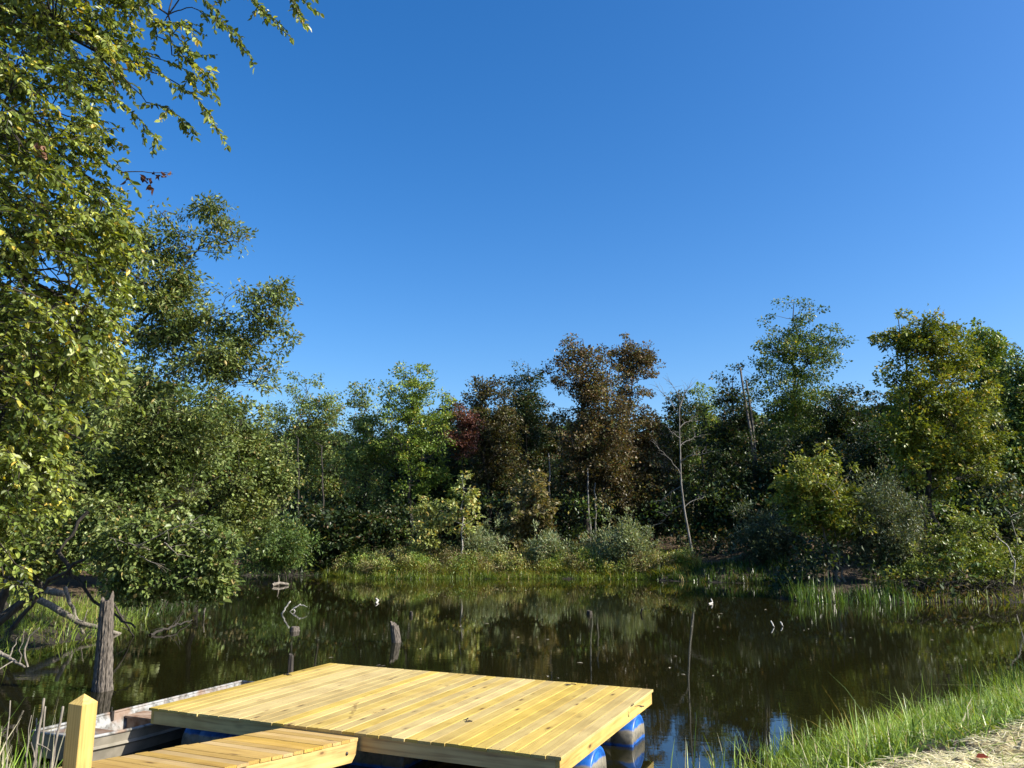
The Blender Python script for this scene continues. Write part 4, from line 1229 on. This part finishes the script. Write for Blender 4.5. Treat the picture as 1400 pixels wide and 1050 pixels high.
branch('pond_stick', 'short dark stick above water at the middle of the pond', [onz(876, 840, -.05), at(877, 834, onz(876, 840)[1]), at(879, 832, onz(876, 840)[1])], (.03, .02), 'bark', PK, 'stick')
branch('pond_stick', 'thin pale stem standing in water under the overhanging left shrub', [onz(278, 846, -.05), at(279, 838, onz(278, 846)[1]), at(281, 828, onz(278, 846)[1])], (.03, .02), 'deadwood', PK, 'stick')
branch('pond_log', 'low grey log with knobs lying in the far left water', [onz(372, 800, .05), onz(382, 797, .12), onz(394, 799, .04)], (.07, .06), 'deadwood', PK, 'log', twigs=3)

# floating leaf flecks
fl = None
for q in range(70):
    px, py = rng.uniform(340, 1400), 792 + 150 * rng.random() ** 1.6
    P0 = onz(px, py)
    if shore_dist([P0[:2]])[0] > -.5: continue
    dl_ = (P0 - D0) @ E1, (P0 - D0) @ E2
    if -1.3 < dl_[0] < DL + .3 and -1 < dl_[1] < DW + .4: continue
    if fl is None:
        m_ = MB()
        a = np.array([(-.05, 0, .004), (-.01, .028, .012), (.06, 0, .006), (0, -.026, .014)])
        m_.add(a, [(0, 3, 2, 1)])
        m_.c = [np.array([(.36, .33, .25)])]
        fl = m_.build('floating_leaf', M['dry']); o = fl
    else:
        o = fl.copy(); COL.objects.link(o)
    o.location = tuple(P0); o.rotation_euler = (0, 0, rng.random() * 6.28); s = rng.uniform(.4, 1.2); o.scale = (s, s * .8, s)
    tag(o, 'tiny pale dead leaf floating on the open pond', 'leaf', 'leaf flecks on the pond')


# ------------------------------------------------------------------ grasses
def blades(mb, P, h, w, lean, col, segs=3, bend=.5):
    n = len(P)
    a = rng.random(n) * 2 * math.pi
    d = np.stack([np.cos(a), np.sin(a), np.zeros(n)], 1)
    s = np.stack([-np.sin(a + .6), np.cos(a + .6), np.zeros(n)], 1)
    V = []
    for i in range(segs + 1):
        t = i / segs
        c = P + d * (lean * h * (t ** (1 + bend)))[:, None] + np.array([0, 0, 1]) * (h * (t - .35 * lean * t * t))[:, None]
        ww = (w * (1 - t ** 1.6) * .5)[:, None] + .0006
        V += [c - s * ww, c + s * ww]
    V = np.stack(V, 1)
    m = 2 * (segs + 1)
    i = np.arange(n)[:, None] * m
    f = np.concatenate([i + [[2 * q, 2 * q + 1, 2 * q + 3, 2 * q + 2]] for q in range(segs)], 1).reshape(-1, 4)
    mb.add(V.reshape(-1, 3), f, np.repeat(col, segs, 0))


def scatter(n, xr, yr, dmin, dmax, dens=None):
    out = np.zeros((0, 2))
    while len(out) < n:
        p = np.stack([rng.uniform(*xr, n), rng.uniform(*yr, n)], 1)
        d = shore_dist(p)
        k = (d > dmin) & (d < dmax)
        if dens is not None: k &= rng.random(n) < dens(p, d)
        out = np.concatenate([out, p[k]])
    return out[:n]


def patchy(p, f=1.0, ph=0.0):
    return .5 + .5 * np.sin(p[:, 0] * 2.3 * f + ph + 1.7 * np.sin(p[:, 1] * 1.9 * f)) * np.sin(p[:, 1] * 2.9 * f + 1.1 * np.sin(p[:, 0] * 1.3 * f))


def grass(name, label, P, hmean, w, lean, colors, acc, accp, hn=.3, segs=3, cat='grass', hmul=None):
    n = len(P); z = ground_z(P)
    mb = MB()
    h = hmean * np.exp(rng.normal(0, hn, n))
    if hmul is not None: h = h * hmul
    cl_ = np.clip(patchy(P, 1.4, .5) + rng.normal(0, .15, n), 0, 1)
    blades(mb, np.stack([P[:, 0], P[:, 1], np.maximum(z, -.15) - .02], 1), h, w * np.exp(rng.normal(0, .25, n)), np.abs(rng.normal(lean, lean * .6, n)), pal(n, cl_, colors, acc, accp), segs)
    o = mb.build(name, M['grass'])
    return tag(o, label, cat, kind='stuff')


GREEN = [(.06, .115, .017), (.17, .27, .035), (.33, .44, .08)]
# near right bank
P = scatter(17000, (1.9, 9.5), (5.2, 14), -.2, 1.6, lambda p, d: np.clip(.2 + patchy(p, 1.3), 0, 1) * sstep(2.1, 3.5, p[:, 0]))
grass('tall_grass', 'tall bright green reed grass along the near right bank', P, .24, .0115, .62, GREEN, [(.42, .38, .22), (.30, .24, .11)], .07, hn=.34)
P = scatter(14000, (1.8, 9.5), (4.8, 13), .5, 3.2, lambda p, d: np.clip(.35 + patchy(p, 1.1, 2), 0, 1))
k = ~((P[:, 1] < 6.58 + .25 * (P[:, 0] - 3.2) + .12 * np.sin(P[:, 0] * 5)) & (rng.random(len(P)) < .93))
P = P[k]
grass('short_grass', 'shorter tangled green grass between the reeds and the straw mat', P, .17, .0095, 1.0, GREEN, [(.46, .42, .26)], .13, hn=.4)
P = scatter(90, (1.5, 3.4), (7.4, 9.6), -.5, .25)
grass('reed_blades', 'sparse thin reed blades standing in the water by the dock', P, .36, .011, .3, GREEN, [(.45, .42, .28)], .15)
# dark cattail clump at the right edge
P = scatter(150, (6.4, 8.6), (11.0, 13.2), -.4, .6)
grass('cattail_leaves', 'dark upright cattail leaves at the right edge of the near bank', P, .5, .014, .14, [(.02, .045, .012), (.04, .08, .02)], None, 0)
# near left corner
P = scatter(900, (-6.6, -3.6), (6.2, 9.2), -.15, 1.6)
grass('tall_grass', 'thin green grass blades in the lower left corner', P, .45, .012, .35, GREEN, [(.45, .42, .28)], .3)
# left marsh
P = scatter(8000, (-19, -8.8), (12.5, 24), -.15, 6.5, lambda p, d: np.clip(.3 + patchy(p, .7, 1), 0, 1))
grass('marsh_grass', 'lush green marsh grass on the left bank behind the stump', P, .40, .016, .85, [(.06, .11, .016), (.15, .22, .032), (.28, .33, .06)], [(.35, .30, .12)], .08)
# far bank
P = scatter(19000, (-10, 9.5), (40, 47), .25, 4.2, lambda p, d: np.clip((.25 + patchy(p, .6, 2)) * (1.2 - .18 * d), 0, 1))
wgt = .35 + 1.0 * patchy(P, 1.1, 4) * patchy(P, .5, 1) + .4 * sstep(-9, -4, P[:, 0])
grass('bank_grass', 'yellow green tall grass covering the sunny far bank', P, .44, .026, .95, [(.11, .16, .022), (.30, .32, .05), (.48, .45, .12)], [(.36, .24, .10), (.40, .34, .17)], .2, hmul=wgt)
P = scatter(5200, (-10, 9), (40, 46), -.45, .6, lambda p, d: np.clip(.2 + patchy(p, 1.3, 3), 0, 1))
grass('sedge', 'dark green sedge along the waterline of the far bank', P, .34, .03, .9, [(.05, .09, .014), (.13, .19, .03), (.24, .28, .05)], [(.3, .24, .1)], .08)
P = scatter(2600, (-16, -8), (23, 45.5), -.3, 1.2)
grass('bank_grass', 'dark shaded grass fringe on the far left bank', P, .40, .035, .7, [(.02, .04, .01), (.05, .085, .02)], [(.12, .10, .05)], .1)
P = scatter(2600, (5.5, 13), (36.5, 44), -.1, 2.0)
grass('bank_grass', 'short green grass below the brown litter slope on the far right bank', P, .32, .05, .5, [(.03, .065, .012), (.07, .115, .02)], [(.2, .16, .06)], .06)
# leafy herbs mixed into the far bank grass
hb = MB()
nH = 1500
Ph = scatter(nH, (-9.5, 9), (40.5, 46), .3, 3.6, lambda p, d: np.clip(.1 + patchy(p, 1.2, 1), 0, 1))
zh = ground_z(Ph); hh_ = rng.uniform(.1, .75, nH) * (.4 + .9 * patchy(Ph, .9, 5))
idx = np.repeat(np.arange(nH), 46); n_ = len(idx)
q = unit(rng.normal(size=(n_, 3))) * (rng.random(n_) ** .5)[:, None] * np.array([.32, .32, .30])
kind_ = patchy(Ph, .8, 2.5) + rng.normal(0, .18, nH)
rr_ = rng.random(nH)[idx]
cg, cb, ct_ = pal(n_, rr_, **PAL['gold']), pal(n_, rr_, **PAL['bright']), pal(n_, rr_, **PAL['tan'])
colh = np.where((kind_[idx] < .3)[:, None], cb, np.where((kind_[idx] < .62)[:, None], cg, ct_))
add_leaves(hb, np.stack([Ph[idx, 0], Ph[idx, 1], zh[idx] + .1 + hh_[idx]], 1) + q, unit(rng.normal(size=(n_, 3)) + [0, 0, .6]), unit(np.array([0, 0, 1]) + rng.normal(0, .8, (n_, 3))), .11 * np.exp(rng.normal(0, .3, n_)), .045, colh)
o = hb.build('bank_herbs', M['leaf'])
tag(o, 'patchy yellow, green and tan leafy weeds among the far bank grass', 'weeds', kind='stuff')
# reeds on the right point
P = scatter(420, (9.5, 14), (26.8, 29.5), -.9, .5, lambda p, d: (np.abs(p[:, 0] - 10.5) < .8) | (np.abs(p[:, 0] - 12.6) < .9))
grass('reed_clump', 'upright green reeds in the water below the leaning golden tree', P, .55, .03, .28, [(.05, .10, .02), (.11, .19, .035)], [(.2, .2, .1)], .05)
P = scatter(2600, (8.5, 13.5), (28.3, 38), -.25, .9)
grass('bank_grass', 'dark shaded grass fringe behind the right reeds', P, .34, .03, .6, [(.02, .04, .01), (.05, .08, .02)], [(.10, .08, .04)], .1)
P = scatter(1500, (13, 21), (27.6, 31.5), -.15, 2.0)
grass('bank_grass', 'yellow green grass at the water edge of the right point', P, .4, .035, .6, [(.08, .11, .02), (.16, .19, .03)], [(.2, .14, .07)], .25)

# brush of brown twigs on the right point
bp = MB()
for q in range(900):
    c = at(rng.uniform(1225, 1398), rng.uniform(795, 822), rng.uniform(28.4, 30)); c[2] = max(c[2], .05)
    d_ = np.array([rng.normal(0, .5), rng.normal(0, .3), rng.uniform(-.25, .5)])
    bp.tube(curve(c, c + d_, .1, 5, .03), np.linspace(.012, .004, 5), 4, cap=False)
o = bp.build('brush', M['bark'])
tag(o, 'tangle of brown dead twigs under the vine mound at the water edge', 'brush', kind='stuff')

# undergrowth: dark leafy mass below the trees
ug = MB()
nC = 2600


def ug_d(p, d):
    x, y = p[:, 0], p[:, 1]
    k = np.where(x > 9, 1, sstep(2.2, 4.5, d))
    k = np.where((x < -8.5), np.maximum(k, .8), k)
    k = np.where((x > 9) & (x < 14.5) & (y > 36.5) & (y < 42), .05, k)
    k = np.where((x > 12) & (y < 34), .45, k)
    k = np.where((x < -8) & (y < 27), 0.0, k)
    return k


Pc = scatter(nC, (-30, 42), (27, 66), .2, 24, ug_d)
zc = ground_z(Pc)
hh = rng.uniform(.2, 3.4, nC) * sstep(0, 5, shore_dist(Pc) + .6)
idx = np.repeat(np.arange(nC), 75); n_ = len(idx)
q = unit(rng.normal(size=(n_, 3))) * (rng.random(n_) ** .4)[:, None] * np.array([.9, .9, .6])
Pp = np.stack([Pc[idx, 0], Pc[idx, 1], zc[idx] + .2 + hh[idx]], 1) + q
Pp[:, 2] = np.maximum(Pp[:, 2], zc[idx] + .05)
mix = rng.random(nC)
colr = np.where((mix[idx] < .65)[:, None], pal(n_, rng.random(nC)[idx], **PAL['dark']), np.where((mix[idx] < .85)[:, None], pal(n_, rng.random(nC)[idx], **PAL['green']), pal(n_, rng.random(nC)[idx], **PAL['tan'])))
sz = np.exp(rng.normal(0, .25, n_))
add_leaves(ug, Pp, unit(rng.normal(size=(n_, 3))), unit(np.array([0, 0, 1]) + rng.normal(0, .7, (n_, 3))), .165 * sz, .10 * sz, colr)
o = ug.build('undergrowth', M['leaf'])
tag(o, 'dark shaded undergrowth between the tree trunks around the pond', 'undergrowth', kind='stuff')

# ------------------------------------------------------------------ dead stalks in the lower left corner
STALKS = 'dead stalks in the lower left corner'
for (a, b, r_, lab, tw) in [((38, 1048), (60, 955), .016, 'thickest pale dead stalk left of the post, tallest of the clump', 2), ((50, 1040), (62, 966), .010, 'thin straight dead stalk in the middle of the clump by the post', 0),
                            ((57, 1040), (86, 966), .015, 'forked leaning dead stalk nearest the post', 3), ((7, 1048), (14, 958), .007, 'thin pale stem standing alone at the far left', 0), ((30, 1040), (43, 978), .006, 'slender dry stem with a bent leaf at left', 1),
                            ((70, 1045), (75, 1005), .014, 'short broken dead stalk at the foot of the post', 0), ((57, 1020), (50, 982), .009, 'short crossing dead stalk behind the thick one', 0)]:
    Yd = 7.6
    p0 = at(*a, Yd); p1 = at(*b, Yd + .1)
    p0[2] = min(p0[2], gz(p0[0], p0[1])) - .1 if p0[2] < gz(p0[0], p0[1]) + .6 else p0[2]
    branch('dead_stalk', lab, [p0, p0 * .5 + p1 * .5 + [.01, 0, 0], p1], (r_, r_ * .7), 'deadwood', STALKS, 'stalk', twigs=tw, tl=.16, n=9)

# ------------------------------------------------------------------ straw mat
sm = MB()
gx = np.arange(2.2, 6.2, .07); gy = np.arange(3.8, 7.6, .07)
X, Y = np.meshgrid(gx, gy)
P = np.stack([X.ravel(), Y.ravel()], 1)
Zm = ground_z(P) + .045 + .018 * np.sin(P[:, 0] * 9 + 2 * np.sin(P[:, 1] * 7)) + .012 * rng.normal(size=len(P))
lim = 6.50 + .25 * (P[:, 0] - 3.2) + .10 * np.sin(P[:, 0] * 5)
keep = P[:, 1] < lim
keep &= P[:, 0] > 2.45 + .1 * np.sin(P[:, 1] * 6)
nx, ny = len(gx), len(gy)
I = (np.arange(ny - 1)[:, None] * nx + np.arange(nx - 1)[None, :]).ravel()
F = np.stack([I, I + 1, I + nx + 1, I + nx], 1)
F = F[keep[F].all(1)]
mat_c = np.array((.30, .25, .13))
sm.add(np.stack([P[:, 0], P[:, 1], Zm], 1), F, mat_c)
KP = P[keep]; KZ = Zm[keep]
nS = 15000
j = rng.integers(0, len(KP), nS)
c = np.stack([KP[j, 0], KP[j, 1], KZ[j] + rng.uniform(.0, .03, nS)], 1) + np.concatenate([rng.normal(0, .04, (nS, 2)), np.zeros((nS, 1))], 1)
an = rng.normal(-.5, .7, nS)
d = np.stack([np.cos(an), np.sin(an), rng.normal(0, .16, nS)], 1) * rng.uniform(.03, .10, nS)[:, None]
s = unit(np.cross(d, [0, 0, 1])) * .0026
m1 = c + np.stack([np.zeros(nS), np.zeros(nS), rng.uniform(.0, .015, nS)], 1)
V = np.stack([c - d - s, c - d + s, m1 + s, m1 - s, c + d + s, c + d - s], 1).reshape(-1, 3)
i = np.arange(nS)[:, None] * 6
f = np.concatenate([i + [[0, 1, 2, 3]], i + [[3, 2, 4, 5]]], 1).reshape(-1, 4)
col = np.array([(.76, .67, .40), (.68, .59, .33), (.82, .76, .53), (.50, .50, .20)])[rng.integers(0, 4, nS)] * np.exp(rng.normal(0, .15, (nS, 1)))
sm.add(V, f, np.repeat(col, 2, 0))
o = sm.build('straw_mat', M['dry'])
tag(o, 'pale straw erosion mat laid on the near right bank', 'straw mat')
rl = MB()
add_leaves(rl, np.zeros((1, 3)), np.array([[.9, -.4, .15]]), np.array([[0, -.5, .8]]), .085, .05, np.array([(.30, .06, .03)]), True, .25)
c = onz(1335, 1046, .86)
o = rl.build('fallen_leaf', M['dry'], loc=(c[0], c[1], gz(c[0], c[1]) + .085)); tag(o, 'curled dark red fallen leaf on the straw mat', 'leaf')
